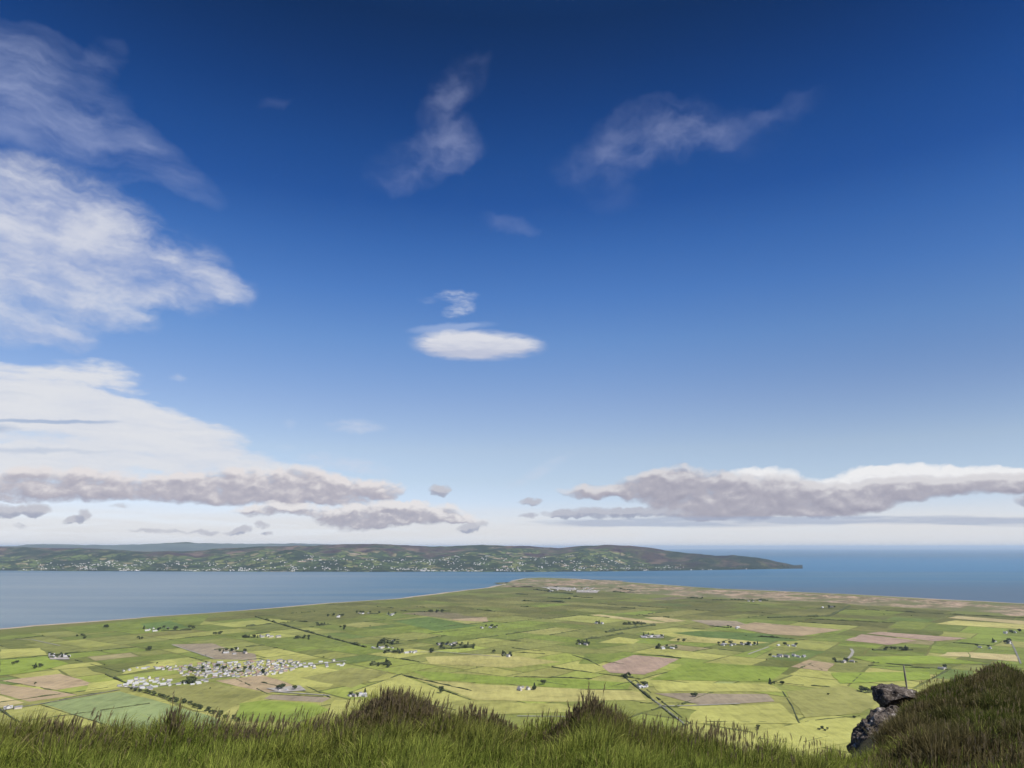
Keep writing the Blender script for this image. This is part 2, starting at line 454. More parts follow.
M_PLAIN, M_DUNE, M_SEA = plain_material(), dune_material(), sea_material()
M_SAND = simple('pale beach sand', (.30, .25, .19), .12, .02)
M_ROAD = simple('grey lane surface', (.25, .24, .215), .12, .05)
M_DARKROAD = simple('tarred lane', (.16, .155, .15), .12, .05)
M_YARD = simple('concrete yard', (.27, .25, .225), .3, .06)
M_WALLW = simple('white rendered wall', (.56, .54, .52), .12, .4)
M_WALLC = simple('cream rendered wall', (.46, .41, .35), .12, .4)
M_WALLB = simple('grey block wall', (.38, .36, .34), .1, .4)
M_SLATE = simple('slate roof', (.17, .165, .18), .2, .6)
M_TIN = simple('pale metal roof', (.36, .36, .38), .12, .3, .6)
M_TILE = simple('brown tile roof', (.23, .15, .12), .2, .6)
M_HEDGE = simple('hedge leaves', (.062, .072, .028), .45, .25)
M_BARK = simple('bark', (.10, .08, .06), .3, 3)


def leaf_material(name, c1, c2, trans=.25):
    m, T, b = material(name)
    oi = T.node('ShaderNodeObjectInfo').outputs['Random']
    n = T.noise(T.node('ShaderNodeTexCoord').outputs['Object'], .9, 3, .6)
    T.nt.links.new(T.mix(T.m('ADD', T.m('MULTIPLY', oi, .6), T.m('MULTIPLY', n, .4)), c1, c2), b.inputs['Base Color'])
    return m


M_LEAF = leaf_material('broad leaves', (.036, .048, .018), (.075, .088, .032))
M_FIR = leaf_material('conifer needles', (.022, .032, .018), (.04, .052, .026))

# ------------------------------------------------------------------ sea, haze
S = 95000
o = mesh_obj('sea', [(-S, -S, -3), (S, -S, -3), (S, S, -3), (-S, S, -3)], [(0, 1, 2, 3)], M_SEA)
tag(o, 'calm blue sea and lough reaching the horizon', kind='structure')

hm = bpy.data.materials.new('haze'); hm.use_nodes = True
hn = hm.node_tree; hn.nodes.clear()
ho = hn.nodes.new('ShaderNodeOutputMaterial'); pv = hn.nodes.new('ShaderNodeVolumePrincipled')
pv.inputs['Color'].default_value = (.60, .78, 1, 1); pv.inputs['Density'].default_value = 2.1e-5
pv.inputs['Anisotropy'].default_value = .1
hn.links.new(pv.outputs[0], ho.inputs['Volume'])
hb = 96500; z0, z1 = -4.2, 400
vv = [(x, y, z) for z in (z0, z1) for (x, y) in ((-hb, -hb), (hb, -hb), (hb, hb), (-hb, hb))]
o = mesh_obj('haze', vv, [(3, 2, 1, 0), (4, 5, 6, 7), (0, 1, 5, 4), (1, 2, 6, 5), (2, 3, 7, 6), (3, 0, 4, 7)], hm)
tag(o, 'thin blue haze over the far water and hills', kind='stuff')

# ------------------------------------------------------------------ the plain
coastL = [(0, 629), (35, 625.5), (80, 622.5), (150, 617), (212, 613), (256, 609.5), (331, 603), (396, 599), (446, 592.5), (486, 588), (505, 584), (514, 580.5), (526, 578.2), (540, 577.6), (574, 578.7),
          (624, 582), (674, 585.5), (717, 588.7), (768, 590.7), (843, 594), (880, 596), (943, 599.5), (985, 601.5), (1024, 603.7)]
land = [at(*p) for p in coastL]
land = [(-6000, 300), (-6000, 1200), (-3600, 1950), (-2700, 2450)] + land + [(3500, 3050), (4800, 1900), (7000, 300)]


def densify(pts, step, jit):
    out = []
    for a, b in zip(pts, pts[1:]):
        n = max(1, int(math.dist(a, b) / step))
        L = math.dist(a, b); nx, ny = -(b[1] - a[1]) / L, (b[0] - a[0]) / L
        for i in range(n):
            t = i / n
            j = jit * fbm((a[0] + (b[0] - a[0]) * t) * .004, (a[1] + (b[1] - a[1]) * t) * .004) if i else jit * .3
            out.append((a[0] + (b[0] - a[0]) * t + nx * j, a[1] + (b[1] - a[1]) * t + ny * j))
    out.append(pts[-1])
    return out


land_d = densify(land, 60, 14)


def poly_obj(name, pts, z, mat, skirt=None):
    n = len(pts)
    vs = [(x, y, z) for x, y in pts]; fs = [tuple(range(n))]
    if skirt is not None:
        vs += [(x, y, skirt) for x, y in pts]
        fs += [(i, n + i, n + (i + 1) % n, (i + 1) % n) for i in range(n)]
    return mesh_obj(name, vs, fs, mat)


def ccw(pts):
    a = sum(p[0] * q[1] - q[0] * p[1] for p, q in zip(pts, pts[1:] + pts[:1]))
    return pts if a > 0 else pts[::-1]


def inset(pts, d):                       # open line shifted to its right by d
    out = []
    for i, p in enumerate(pts):
        a = pts[max(0, i - 3)]; b = pts[min(len(pts) - 1, i + 3)]
        L = math.dist(a, b) or 1
        k = d(i) if callable(d) else d
        out.append((p[0] + (b[1] - a[1]) / L * k, p[1] - (b[0] - a[0]) / L * k))
    return out


o = poly_obj('coastal_plain', ccw(land_d), -0.2, M_PLAIN, -4)
tag(o, 'flat green coastal plain of farmland ending in a point', kind='structure')
# beach strip along the water: from the shore line inwards
shore = [p for p in land_d if p[1] > 2300]
bw = lambda i: 17 + 10 * math.sin(i * .37) + 8 * math.sin(i * .13)
inner = inset(shore, bw)
n = len(shore)
o = mesh_obj('beach', [(x, y, 0.1) for x, y in inset(shore, -14)] + [(x, y, .1) for x, y in inner], [(i, i + 1, n + i + 1, n + i)[::-1] for i in range(n - 1)], M_SAND)
tag(o, 'thin pale sandy beach round the edge of the plain', kind='structure')
# dune belt on the seaward side: rough mounds
dl = densify([at(*p) for p in [(500, 587), (514, 581.5), (528, 579), (574, 579.8), (624, 583), (674, 586.5), (717, 589.6), (768, 591.7), (843, 595), (880, 597), (943, 600.5), (1024, 604.9)]] + [(3500, 2970), (4800, 1820)], 22, 0)
wid = []
for i, p in enumerate(dl):
    t = i / len(dl)
    wid.append((900 if t < .2 else 900 - (t - .2) * 500) + 160 * fbm(i * .05, 3) + 60 * fbm(i * .3, 8))
vs, fs = [], []
NB = 34
nrm = inset(dl, 1)
for i, (p, q) in enumerate(zip(dl, nrm)):
    for j in range(NB):
        t = j / (NB - 1)
        x = p[0] + (q[0] - p[0]) * wid[i] * t; y = p[1] + (q[1] - p[1]) * wid[i] * t
        hgt = (12 * abs(fbm(x * .012, y * .012, 1.5)) + 5 * max(0, fbm(x * .004, y * .004, 7))) * min(1, t * 8) * min(1, (1 - t) * 3)
        vs.append((x, y, .05 + hgt - (.6 if t in (0, 1) else 0)))
for i in range(len(dl) - 1):
    for j in range(NB - 1):
        a = i * NB + j
        fs.append((a, a + 1, a + NB + 1, a + NB))
o = mesh_obj('dunes', vs, fs, M_DUNE, smooth=True)
tag(o, 'brown grassy dunes behind the seaward beach', kind='structure')

# parcels: recursive division of the plain
ANG = R(47)


def inside(p, poly):
    c = False
    for (x1, y1), (x2, y2) in zip(poly, poly[1:] + poly[:1]):
        if (y1 > p[1]) != (y2 > p[1]) and p[0] < (x2 - x1) * (p[1] - y1) / (y2 - y1) + x1: c = not c
    return c


def seg_dist(p, pts):
    best = 1e9
    for a, b in zip(pts, pts[1:]):
        dx, dy = b[0] - a[0], b[1] - a[1]
        t = max(0, min(1, ((p[0] - a[0]) * dx + (p[1] - a[1]) * dy) / (dx * dx + dy * dy + 1e-9)))
        best = min(best, math.hypot(p[0] - a[0] - t * dx, p[1] - a[1] - t * dy))
    return best


parcels, cuts = [], []


def clip(poly, nx, ny, c):
    out = []
    for a, b in zip(poly, poly[1:] + poly[:1]):
        da, db = a[0] * nx + a[1] * ny - c, b[0] * nx + b[1] * ny - c
        if da >= 0: out.append(a)
        if (da >= 0) != (db >= 0):
            t = da / (da - db); out.append((a[0] + (b[0] - a[0]) * t, a[1] + (b[1] - a[1]) * t))
    return out


def area(p):
    return abs(sum(a[0] * b[1] - b[0] * a[1] for a, b in zip(p, p[1:] + p[:1]))) / 2


def split(poly, ang, depth):
    A = area(poly)
    cx = sum(p[0] for p in poly) / len(poly); cy = sum(p[1] for p in poly) / len(poly)
    lim = random.uniform(14000, 42000) * (1.0 if cy < 2600 else 1.9)
    if A < lim or len(poly) < 3:
        parcels.append(poly); return
    ex = []
    for a in (ang, ang + math.pi / 2):
        pr = [p[0] * math.cos(a) + p[1] * math.sin(a) for p in poly]
        ex.append((max(pr) - min(pr), a, min(pr), max(pr)))
    ex.sort(reverse=True)
    w, a, lo, hi = ex[0] if random.random() < .85 or ex[1][0] * 2.6 < ex[0][0] else ex[1]
    a2 = a + R(random.gauss(0, 2.2 if depth > 3 else 6))
    c = lo + (hi - lo) * random.uniform(.36, .64)
    mx, my = cx, cy
    cc = (c - (cx * math.cos(a) + cy * math.sin(a))) + cx * math.cos(a2) + cy * math.sin(a2)
    p1 = clip(poly, math.cos(a2), math.sin(a2), cc); p2 = clip(poly, -math.cos(a2), -math.sin(a2), -cc)
    if len(p1) < 3 or len(p2) < 3: parcels.append(poly); return
    split(p1, ang + R(random.gauss(0, 1.5)), depth + 1); split(p2, ang + R(random.gauss(0, 1.5)), depth + 1)


split([(-4200, 700), (5200, 700), (5200, 6600), (-4200, 6600)], ANG, 0)
PAL = {'lime': (.285, .285, .085), 'green': (.17, .22, .04), 'mid': (.125, .155, .035), 'olive': (.20, .20, .065), 'pale': (.30, .28, .10), 'straw': (.33, .28, .14),
       'tan': (.29, .225, .14), 'pink': (.265, .195, .15), 'dark': (.085, .128, .036), 'sage': (.19, .235, .10), 'brown': (.21, .175, .125), 'moss': (.105, .11, .034)}
WEI_NEAR = [('lime', 7), ('green', 5), ('mid', 3), ('olive', 4), ('pale', 2), ('sage', 1), ('tan', .35)]
WEI_MID = [('lime', 3), ('green', 4), ('mid', 6), ('olive', 5), ('moss', 3), ('dark', 1), ('pale', .7), ('tan', .3)]
WEI_FAR = [('mid', 4), ('moss', 7), ('olive', 4), ('green', 1.2), ('dark', .6), ('brown', .3)]
def wob(poly):                           # borders are never quite straight
    out = []
    for a, b in zip(poly, poly[1:] + poly[:1]):
        n = max(1, int(math.dist(a, b) / 22))
        for i in range(n):
            x, y = a[0] + (b[0] - a[0]) * i / n, a[1] + (b[1] - a[1]) * i / n
            out.append((x + 5 * fbm(x * .012, y * .012, 1), y + 5 * fbm(x * .012, y * .012, 9)))
    return out


vs, fs, cols, edges = [], [], [], []
near_dune = [((p[0] + (q[0] - p[0]) * w), (p[1] + (q[1] - p[1]) * w)) for p, q, w in zip(dl, nrm, wid)]
dune_poly = dl[::6] + near_dune[::-6]
for pc in parcels:
    cx = sum(p[0] for p in pc) / len(pc); cy = sum(p[1] for p in pc) / len(pc)
    if abs(cx) > cy * .95 + 250: continue
    if not all(inside(p, land) for p in pc): continue
    if min(seg_dist(p, shore) for p in pc) < 45: continue
    if any(inside(p, dune_poly) for p in pc) and random.random() < .85: continue
    d = math.hypot(cx, cy)
    wts = WEI_NEAR if d < 2100 + random.gauss(0, 150) else WEI_MID if d < 3300 + random.gauss(0, 250) else WEI_FAR
    k = random.choices([w[0] for w in wts], [w[1] for w in wts])[0]
    loc = np.array((.235, .24, .068) if wts is WEI_NEAR else (.125, .15, .04) if wts is WEI_MID else (.105, .105, .036))
    if wts is WEI_FAR: PK = np.array(PAL[k]) * .85
    else: PK = np.array(PAL[k])
    c = (PK * .55 + loc * .45) * random.uniform(.9, 1.1)
    g = random.uniform(2.0, 3.5)
    q = [(p[0] + (cx - p[0]) / math.dist(p, (cx, cy)) * g * 1.4, p[1] + (cy - p[1]) / math.dist(p, (cx, cy)) * g * 1.4) for p in wob(ccw(pc))]
    b0 = len(vs); vs += [(x, y, .15) for x, y in q]; fs.append(tuple(range(b0, len(vs)))); cols.append(c)
    for a, b in zip(pc, pc[1:] + pc[:1]): edges.append((a, b, d))
o = mesh_obj('fields', vs, fs, M_FIELD); face_color(o.data, np.array(cols))
tag(o, 'patchwork of small green fields over the plain', kind='structure')

# fields that stand out
HAND = [
    ('tan', [(0, 681), (60, 674), (97, 684), (57, 690)], 'tan ploughed field at the left edge'),
    ('tan', [(0, 684), (56, 691), (77, 695), (28, 702), (0, 694)], None), ('straw', [(-20, 693), (0, 695.5), (23, 703), (0, 708), (-30, 706)], None),
    ('sage', [(41, 704), (120, 691.5), (166, 704), (222, 719), (215, 738), (150, 738), (98, 722)], 'large grey green field under the village'),
    ('lime', [(-20, 716), (0, 713.5), (38, 706), (95, 722.5), (140, 738), (60, 760), (-30, 760)], None),
    ('olive', [(142, 690), (212, 682.5), (266, 694), (232, 707), (222, 714), (178, 700)], None), ('lime', [(90, 683), (118, 680), (128, 687), (84, 692)], None),
    ('brown', [(173, 644.5), (212, 643.5), (232, 650), (256, 654), (257, 660), (214, 659.5)], None),
    ('tan', [(216, 681), (262, 675), (283, 681), (298, 688), (268, 693)], None), ('green', [(240, 704), (262, 700.5), (316, 703.5), (330, 710), (300, 722), (234, 722)], None),
    ('brown', [(263, 699), (270, 695), (331, 697.5), (322, 702.5)], None), ('lime', [(334, 700), (372, 700), (430, 722), (300, 724), (328, 712)], None),
    ('lime', [(262, 674), (316, 666), (345, 672), (330, 688), (300, 687)], None),
    ('dark', [(393, 621), (428, 617), (478, 626), (436, 631)], None), ('tan', [(446, 620), (486, 617), (489, 622)], None), ('moss', [(256, 612), (330, 605), (420, 608), (360, 616), (300, 622)], None),
    ('green', [(411, 671), (512, 677), (568, 679), (632, 683), (628, 690), (575, 689), (505, 684), (430, 680)], None), ('pale', [(403, 674), (430, 681), (512, 686), (600, 690), (640, 692), (646, 700), (560, 702), (475, 700)], None),
    ('lime', [(352, 692), (401, 675), (466, 700), (430, 706)], None), ('olive', [(300, 678), (352, 668), (390, 672), (352, 688)], None), ('pale', [(425, 657), (500, 654), (560, 662), (512, 668), (430, 664)], None),
    ('pink', [(601, 666), (634, 655.2), (680, 659), (645, 675), (611, 673)], 'pink ploughed field in the middle of the plain'),
    ('mid', [(578, 664), (585, 654), (628, 653), (600, 664)], None), ('lime', [(598, 643), (618, 637), (640, 640), (634, 644)], None), ('lime', [(642, 632), (672, 628), (742, 634), (728, 638), (672, 637)], None),
    ('dark', [(671, 633), (700, 631), (768, 634), (800, 641), (740, 642)], None), ('pale', [(668, 641), (680, 636), (728, 639), (770, 643), (740, 645)], None),
    ('straw', [(590, 615), (600, 614.5), (668, 623), (650, 623.5)], None), ('straw', [(644, 617.5), (660, 617), (687, 621), (668, 622.5)], None), ('brown', [(690, 620), (735, 621), (752, 626), (712, 626)], None),
    ('tan', [(730, 627), (755, 622.5), (843, 630), (802, 636), (768, 634)], 'long tan field right of centre'),
    ('pink', [(845, 640.5), (862, 634.5), (918, 640.5), (888, 645)], None), ('pink', [(866, 633.5), (880, 632), (968, 638.5), (935, 641.5)], None),
    ('tan', [(792, 667), (808, 660), (836, 664), (826, 671.5)], 'small sandy field right of centre'),
    ('straw', [(938, 656), (948, 652.5), (968, 652.5), (970, 657)], None), ('straw', [(969, 652.5), (1016, 655), (1019, 662), (972, 658)], None),
    ('pale', [(935, 624), (955, 620.5), (1030, 625), (1030, 630)], None), ('straw', [(948, 618), (958, 616), (1030, 621.5), (1030, 625)], None),
    ('brown', [(655, 693.5), (768, 694.5), (776, 702), (700, 705)], None), ('lime', [(650, 683), (770, 684), (782, 692), (660, 692)], None), ('lime', [(700, 707), (780, 704), (800, 724), (684, 724)], None),
    ('olive', [(786, 692), (846, 686), (880, 700), (860, 714), (804, 718)], None), ('green', [(690, 662), (790, 668), (770, 682), (650, 680)], None), ('lime', [(800, 724), (862, 718), (860, 740), (760, 760), (700, 756), (740, 736)], None),
    ('green', [(830, 673), (930, 672), (930, 680), (840, 684)], None), ('lime', [(470, 702), (560, 704), (590, 712), (470, 716)], None), ('green', [(852, 657), (930, 656), (990, 664), (880, 664)], None),
    ('green', [(0, 660), (44, 657), (70, 664), (30, 673), (0, 676)], None), ('lime', [(0, 650), (40, 648), (48, 655), (0, 659)], None), ('mid', [(60, 628), (140, 620), (210, 615), (200, 625), (80, 634)], None),
    ('lime', [(130, 668), (172, 660), (176, 665), (120, 675)], None), ('dark', [(140, 624), (170, 621), (190, 628), (150, 630)], None),
]
hz = .3
for i, (c, pts, lab) in enumerate(HAND):
    pts = wob(ccw([at(*p) for p in pts]))
    o = mesh_obj('field', [(x, y, hz + .012 * i) for x, y in pts], [tuple(range(len(pts)))], M_FIELD)
    face_color(o.data, np.array([PAL[c]]) * random.uniform(.93, 1.07))
    tag(o, lab, kind='structure')


def ribbon(name, pts, width, z, mat, label=None):
    pts = densify(pts, 25, 0)
    a, b = inset(pts, width / 2), inset(pts, -width / 2)
    n = len(pts)
    o = mesh_obj(name, [(x, y, z) for x, y in a] + [(x, y, z) for x, y in b], [(i, i + 1, n + i + 1, n + i) for i in range(n - 1)], mat)
    return tag(o, label, kind='structure')


def px(*p): return [at(*q) for q in p]


ROADS = [([(748, 654.5), (769, 647)], 6, M_ROAD), ([(843, 662), (847, 659.5), (851, 656), (853, 652), (851, 649)], 8, M_ROAD), ([(659, 706.5), (692, 706), (740, 704)], 5, M_ROAD),
         ([(622, 675), (645, 694), (664, 708), (684, 724)], 3, M_DARKROAD), ([(1010, 640), (1015, 650), (1021, 664)], 4, M_DARKROAD), ([(517, 716.5), (560, 717), (610, 719)], 4, M_ROAD),
         ([(118, 687), (150, 688), (176, 684), (215, 678), (258, 674), (310, 665), (346, 661)], 7, M_ROAD), ([(214, 659), (172, 645)], 4, M_ROAD),
         ([(371, 648), (400, 653), (440, 652), (500, 657)], 5, M_ROAD), ([(12, 639.5), (32, 640), (60, 646)], 4, M_ROAD), ([(0, 711), (40, 704.5), (120, 690)], 4, M_DARKROAD), ([(270, 692), (330, 696)], 6, M_ROAD)]
for i, (p, w, m) in enumerate(ROADS): ribbon('lane', px(*p), w, 1.1 + .03 * i, m)
YARDS = [[(540, 587.5), (556, 586.3), (580, 589), (566, 590.5)], [(578, 590), (600, 590.5), (597, 593), (576, 592.5)], [(266, 689), (300, 686), (306, 691), (280, 693)], [(640, 636), (664, 635), (664, 638), (642, 638.5)], [(48, 656), (66, 655), (70, 660), (50, 660)]]
for i, p in enumerate(YARDS):
    tag(poly_obj('yard', ccw(px(*p)), 1.6 + .05 * i, M_YARD), kind='structure')


# ------------------------------------------------------------------ hedges, trees, houses
def hedge(pts, w, h, label, group=None, name='hedge', cat='hedge', gap=.0):
    pts = densify(pts, 7, 0)
    vs, fs = [], []
    ca, cb_ = inset(pts, 1), inset(pts, -1)
    prev = None
    seed = random.random() * 100
    for i, p in enumerate(pts):
        nx, ny = ca[i][0] - p[0], ca[i][1] - p[1]
        f = .4 + 1.2 * abs(fbm(i * .35, seed)) + 1.8 * max(0, fbm(i * .11, seed + 9))
        if gap and fbm(i * .16, seed + 40) > .5 - gap: prev = None; continue
        hh, ww = h * f, w * .5 * (.7 + .5 * f)
        off = random.uniform(-.3, .3) * w * .3
        ring = [(-ww, 0), (-ww * 1.1, hh * .55), (-ww * .5, hh * .95), (ww * .35, hh * random.uniform(.85, 1.1)), (ww * 1.1, hh * .6), (ww, 0)]
        b = len(vs)
        for (a, z) in ring: vs.append((p[0] + nx * (a + off), p[1] + ny * (a + off), z + random.uniform(-.15, .15) * h * (z > 0)))
        if prev is not None:
            for k in range(5): fs.append((prev + k, prev + k + 1, b + k + 1, b + k))
            fs.append((prev + 5, prev, b, b + 5))
        else: fs.append(tuple(range(b + 5, b - 1, -1)))
        prev = b
    if not fs: return None
    o = mesh_obj(name, vs, fs, M_HEDGE)
    return tag(o, label, cat, group)


HEDGES = [
    ([(256, 617), (300, 630), (366, 647.5)], 9, 6, 'long dark hedge slanting down behind the village street'),
    ([(352, 692), (402, 674)], 4, 2.2, 'thin hedge rising right from the white farm above the big tussock'),
    ([(403, 675), (440, 689), (471, 700)], 3.5, 1.8, 'low sparse hedge slanting down right beyond the big tussock'),
    ([(428, 705), (456, 710)], 4, 2, 'short hedge just right of the big tussock'),
    ([(41, 705), (97, 722), (130, 735)], 3, 1.6, 'straight dark ditch hedge along the left side of the grey green field'),
    ([(0, 680.5), (57, 690.5), (77, 695)], 3, 1.5, 'thin hedge between the two tan ploughed fields'),
    ([(40, 704.5), (78, 696), (120, 690)], 4, 1.8, 'hedge along the top of the grey green field'),
    ([(232, 677), (268, 694), (300, 696), (330, 697)], 4, 2, 'hedge between the olive field and the tan field by the village'),
    ([(306, 686), (331, 698)], 4, 2, 'short hedge right of the tan field by the village'),
    ([(622, 675), (640, 690), (660, 706), (684, 725)], 5, 3.2, 'dark hedge along the lane running toward the foreground', .15),
    ([(628, 674), (646, 689), (666, 705), (690, 724)], 4, 2.4, 'second hedge on the right of the lane running toward the foreground', .3),
    ([(401, 611), (425, 612), (451, 610.5)], 9, 5, 'curved dark hedge near the left shore'),
    ([(522, 601), (545, 601.5), (565, 602.5)], 22, 8, 'dark shelter belt nearest the camp on the point'),
    ([(712, 600), (768, 600.5)], 22, 8, 'long straight dark shelter belt before the dunes'),
    ([(687, 598), (705, 598.6)], 22, 8, 'short dark shelter belt before the dunes'),
    ([(534, 589.5), (552, 592), (572, 594)], 22, 8, 'dark belt in front of the pale camp buildings'),
    ([(610, 588.5), (642, 591.5)], 30, 9, 'dark scrub belt right of the pale camp buildings'), ([(572, 596.5), (592, 598)], 22, 8, 'dark scrub patch below the camp buildings'),
    ([(612, 592), (640, 593)], 18, 6, 'lower dark scrub belt right of the camp'), ([(548, 598), (570, 599)], 20, 7, 'dark scrub belt left below the camp'), ([(517, 594), (527, 594.6)], 30, 8, 'dark scrub patch at the neck of the point'), ([(520, 606.5), (528, 607)], 14, 6, 'small dark scrub patch inland of the point'),
    ([(606, 632.5), (640, 627), (655, 625.5)], 14, 7, 'tree lined hedge climbing right toward the centre'), ([(576, 641), (600, 637), (622, 633)], 6, 3, 'hedge from the dark farm to the tree line'),
    ([(868, 665.5), (900, 667), (930, 668.5)], 4.5, 2.6, 'hedge leading to the white barn on the right'), ([(773, 682), (800, 685), (830, 687)], 4, 2.4, 'hedge below the small sandy field'),
    ([(783, 692), (792, 706), (799, 723)], 3.5, 2, 'dark wall running down right of the brown strip'), ([(805, 721.5), (832, 718.5), (860, 716)], 3, 1.6, 'dark wall reaching the rocks'), ([(684, 722), (740, 722), (800, 722.5)], 3, 1.6, 'level dark wall before the bright bottom fields'),
    ([(754, 738), (775, 741), (797, 744), (830, 736)], 3, 1.5, 'curved wall round the nearest bright field'), ([(808, 664), (826, 671.5)], 4, 2, 'short hedge right of the small sandy field'), ([(634, 654.5), (660, 656), (681, 658.6)], 4, 2.2, 'hedge along the top of the pink ploughed field'),
    ([(512, 648), (540, 651)], 5, 2.5, 'short double hedge left of the dark farm'), ([(512, 652), (545, 654)], 5, 2.4, 'lower short hedge left of the dark farm'), ([(710, 626), (728, 628)], 14, 6, 'dark hedge above the long tan field'), ([(514, 677), (550, 677.5), (592, 679)], 4, 2.6, 'bush row above the bright green strip'),
    ([(578, 689.5), (610, 690), (632, 689.5)], 4, 2.8, 'bush row below the bright green strip'), ([(700, 703.5), (640, 703)], 3.5, 2, 'hedge under the brown strip'), ([(768, 618), (830, 616), (850, 606)], 14, 5, 'crooked dark hedge near the right dunes'), ([(800, 608), (870, 610), (1024, 618)], 10, 3.5, 'long faint hedge below the right dunes'),
    ([(75, 660), (120, 672)], 4, 2, 'thin hedge running from the white sheds to the village'), ([(600, 666), (588, 660), (572, 655)], 5, 2.5, 'hedge at the left corner of the pink ploughed field'),
]
for pts, w, h, lab, *g_ in HEDGES: hedge(px(*pts), w * .62, h * .72, lab, gap=g_[0] if g_ else random.choice((0, .05, .12)))
# further hedges on parcel borders
seen = []
random.shuffle(edges)
cnt = 0
for a, b, d in edges:
    if cnt >= 95: break
    L = math.dist(a, b)
    if L < 70 or d > 4200 or d < 1100: continue
    m_ = ((a[0] + b[0]) / 2, (a[1] + b[1]) / 2)
    if abs(m_[0]) > m_[1] * .74: continue
    if any(math.dist(m_, s) < 40 for s in seen): continue
    seen.append(m_)
    if hedge([a, b], random.uniform(2, 3.5) * (1.3 if d > 2600 else 1), random.uniform(1.0, 2.3) * (1.3 if d > 2600 else 1), 'thin low hedgerow on the border of two small green fields', 'hedgerows between the fields of the plain', gap=random.choice((.1, .2, .35))): cnt += 1


def crown_mesh(name, h, w, kind, seed, mat, n=260):
    r = random.Random(seed)
    lobes = []
    if kind == 'fir':
        for k in range(9):
            t = k / 8; lobes.append((0, 0, h * (.12 + .82 * t), w * .5 * (1 - t * .85), h * .09))
    else:
        for k in range(r.randint(6, 9)):
            a = r.random() * 6.28; q = r.random() ** .6 * w * .32
            zz = h * r.uniform(.38, .80)
            lobes.append((math.cos(a) * q, math.sin(a) * q, zz, w * r.uniform(.18, .30), h * r.uniform(.12, .22)))
        lobes.append((0, 0, h * .62, w * .34, h * .30))
    vs, fs = [], []
    for _ in range(n):
        l = r.choice(lobes)
        while True:
            v = Vector((r.uniform(-1, 1), r.uniform(-1, 1), r.uniform(-1, 1)))
            if .3 < v.length < 1: break
        v = v.normalized() * (r.random() ** .35)
        c = Vector((l[0] + v.x * l[3], l[1] + v.y * l[3], l[2] + v.z * l[4]))
        nn = (v + Vector((r.uniform(-.7, .7), r.uniform(-.7, .7), r.uniform(-.2, .9)))).normalized()
        t1 = nn.orthogonal().normalized(); t2 = nn.cross(t1)
        s = w * r.uniform(.06, .13)
        b = len(vs)
        for (p, q) in ((-1, -.6), (.2, -1), (1, .3), (-.2, 1)): vs.append(c + t1 * s * p + t2 * s * q)
        fs.append((b, b + 1, b + 2, b + 3))
    me = bpy.data.meshes.new(name); me.from_pydata([tuple(v) for v in vs], [], fs); me.materials.append(mat)
    return me


def trunk_mesh(name, h, w, seed):
    r = random.Random(seed); vs, fs = [], []
    def limb(p, q, ra, rb):
        b = len(vs); d = (q - p).normalized(); t1 = d.orthogonal().normalized(); t2 = d.cross(t1)
        for (c, rad) in ((p, ra), (q, rb)):
            for k in range(6): vs.append(c + (t1 * math.cos(k * 1.047) + t2 * math.sin(k * 1.047)) * rad)
        for k in range(6): fs.append((b + k, b + (k + 1) % 6, b + 6 + (k + 1) % 6, b + 6 + k))
    top = Vector((r.uniform(-.3, .3), r.uniform(-.3, .3), h * .55))
    limb(Vector((0, 0, -.3)), top, h * .03, h * .018)
    for k in range(4):
        a = r.random() * 6.28
        limb(top * r.uniform(.55, 1), top + Vector((math.cos(a) * w * .28, math.sin(a) * w * .28, h * r.uniform(.1, .25))), h * .014, h * .006)
    me = bpy.data.meshes.new(name); me.from_pydata([tuple(v) for v in vs], [], fs); me.materials.append(M_BARK)
    return me


PROTO = [(crown_mesh('crown', 10, 9.5, 'broad', s, M_LEAF), trunk_mesh('trunk', 10, 9, s)) for s in range(6)] + [(crown_mesh('crown', 12, 6.5, 'fir', 20 + s, M_FIR), trunk_mesh('trunk', 10, 3, 30 + s)) for s in range(2)]
n_tree = 0


def tree(x, y, s, label, group, kind=None, cat='tree', name='tree'):
    global n_tree
    n_tree += 1
    k = random.randrange(6) if kind is None else kind
    e = bpy.data.objects.new(name, None); COL.objects.link(e); e.empty_display_size = 1
    e.location = (x, y, 0); e.rotation_euler.z = random.random() * 6.28
    e.scale = (s * random.uniform(1.0, 1.5), s * random.uniform(1.0, 1.5), s)
    tag(e, label, cat, group)
    for nm, me in zip(('crown', 'trunk'), PROTO[k]):
        c = bpy.data.objects.new(nm, me); COL.objects.link(c); c.parent = e
    return e


def box(vs, fs, x0, x1, y0, y1, z0, z1):
    b = len(vs)
    vs += [(x0, y0, z0), (x1, y0, z0), (x1, y1, z0), (x0, y1, z0), (x0, y0, z1), (x1, y0, z1), (x1, y1, z1), (x0, y1, z1)]
    fs += [(b + 3, b + 2, b + 1, b), (b + 4, b + 5, b + 6, b + 7), (b, b + 1, b + 5, b + 4), (b + 1, b + 2, b + 6, b + 5), (b + 2, b + 3, b + 7, b + 6), (b + 3, b, b + 4, b + 7)]


M_GLASS = simple('dark window glass', (.05, .06, .07), .1, 1, .2)


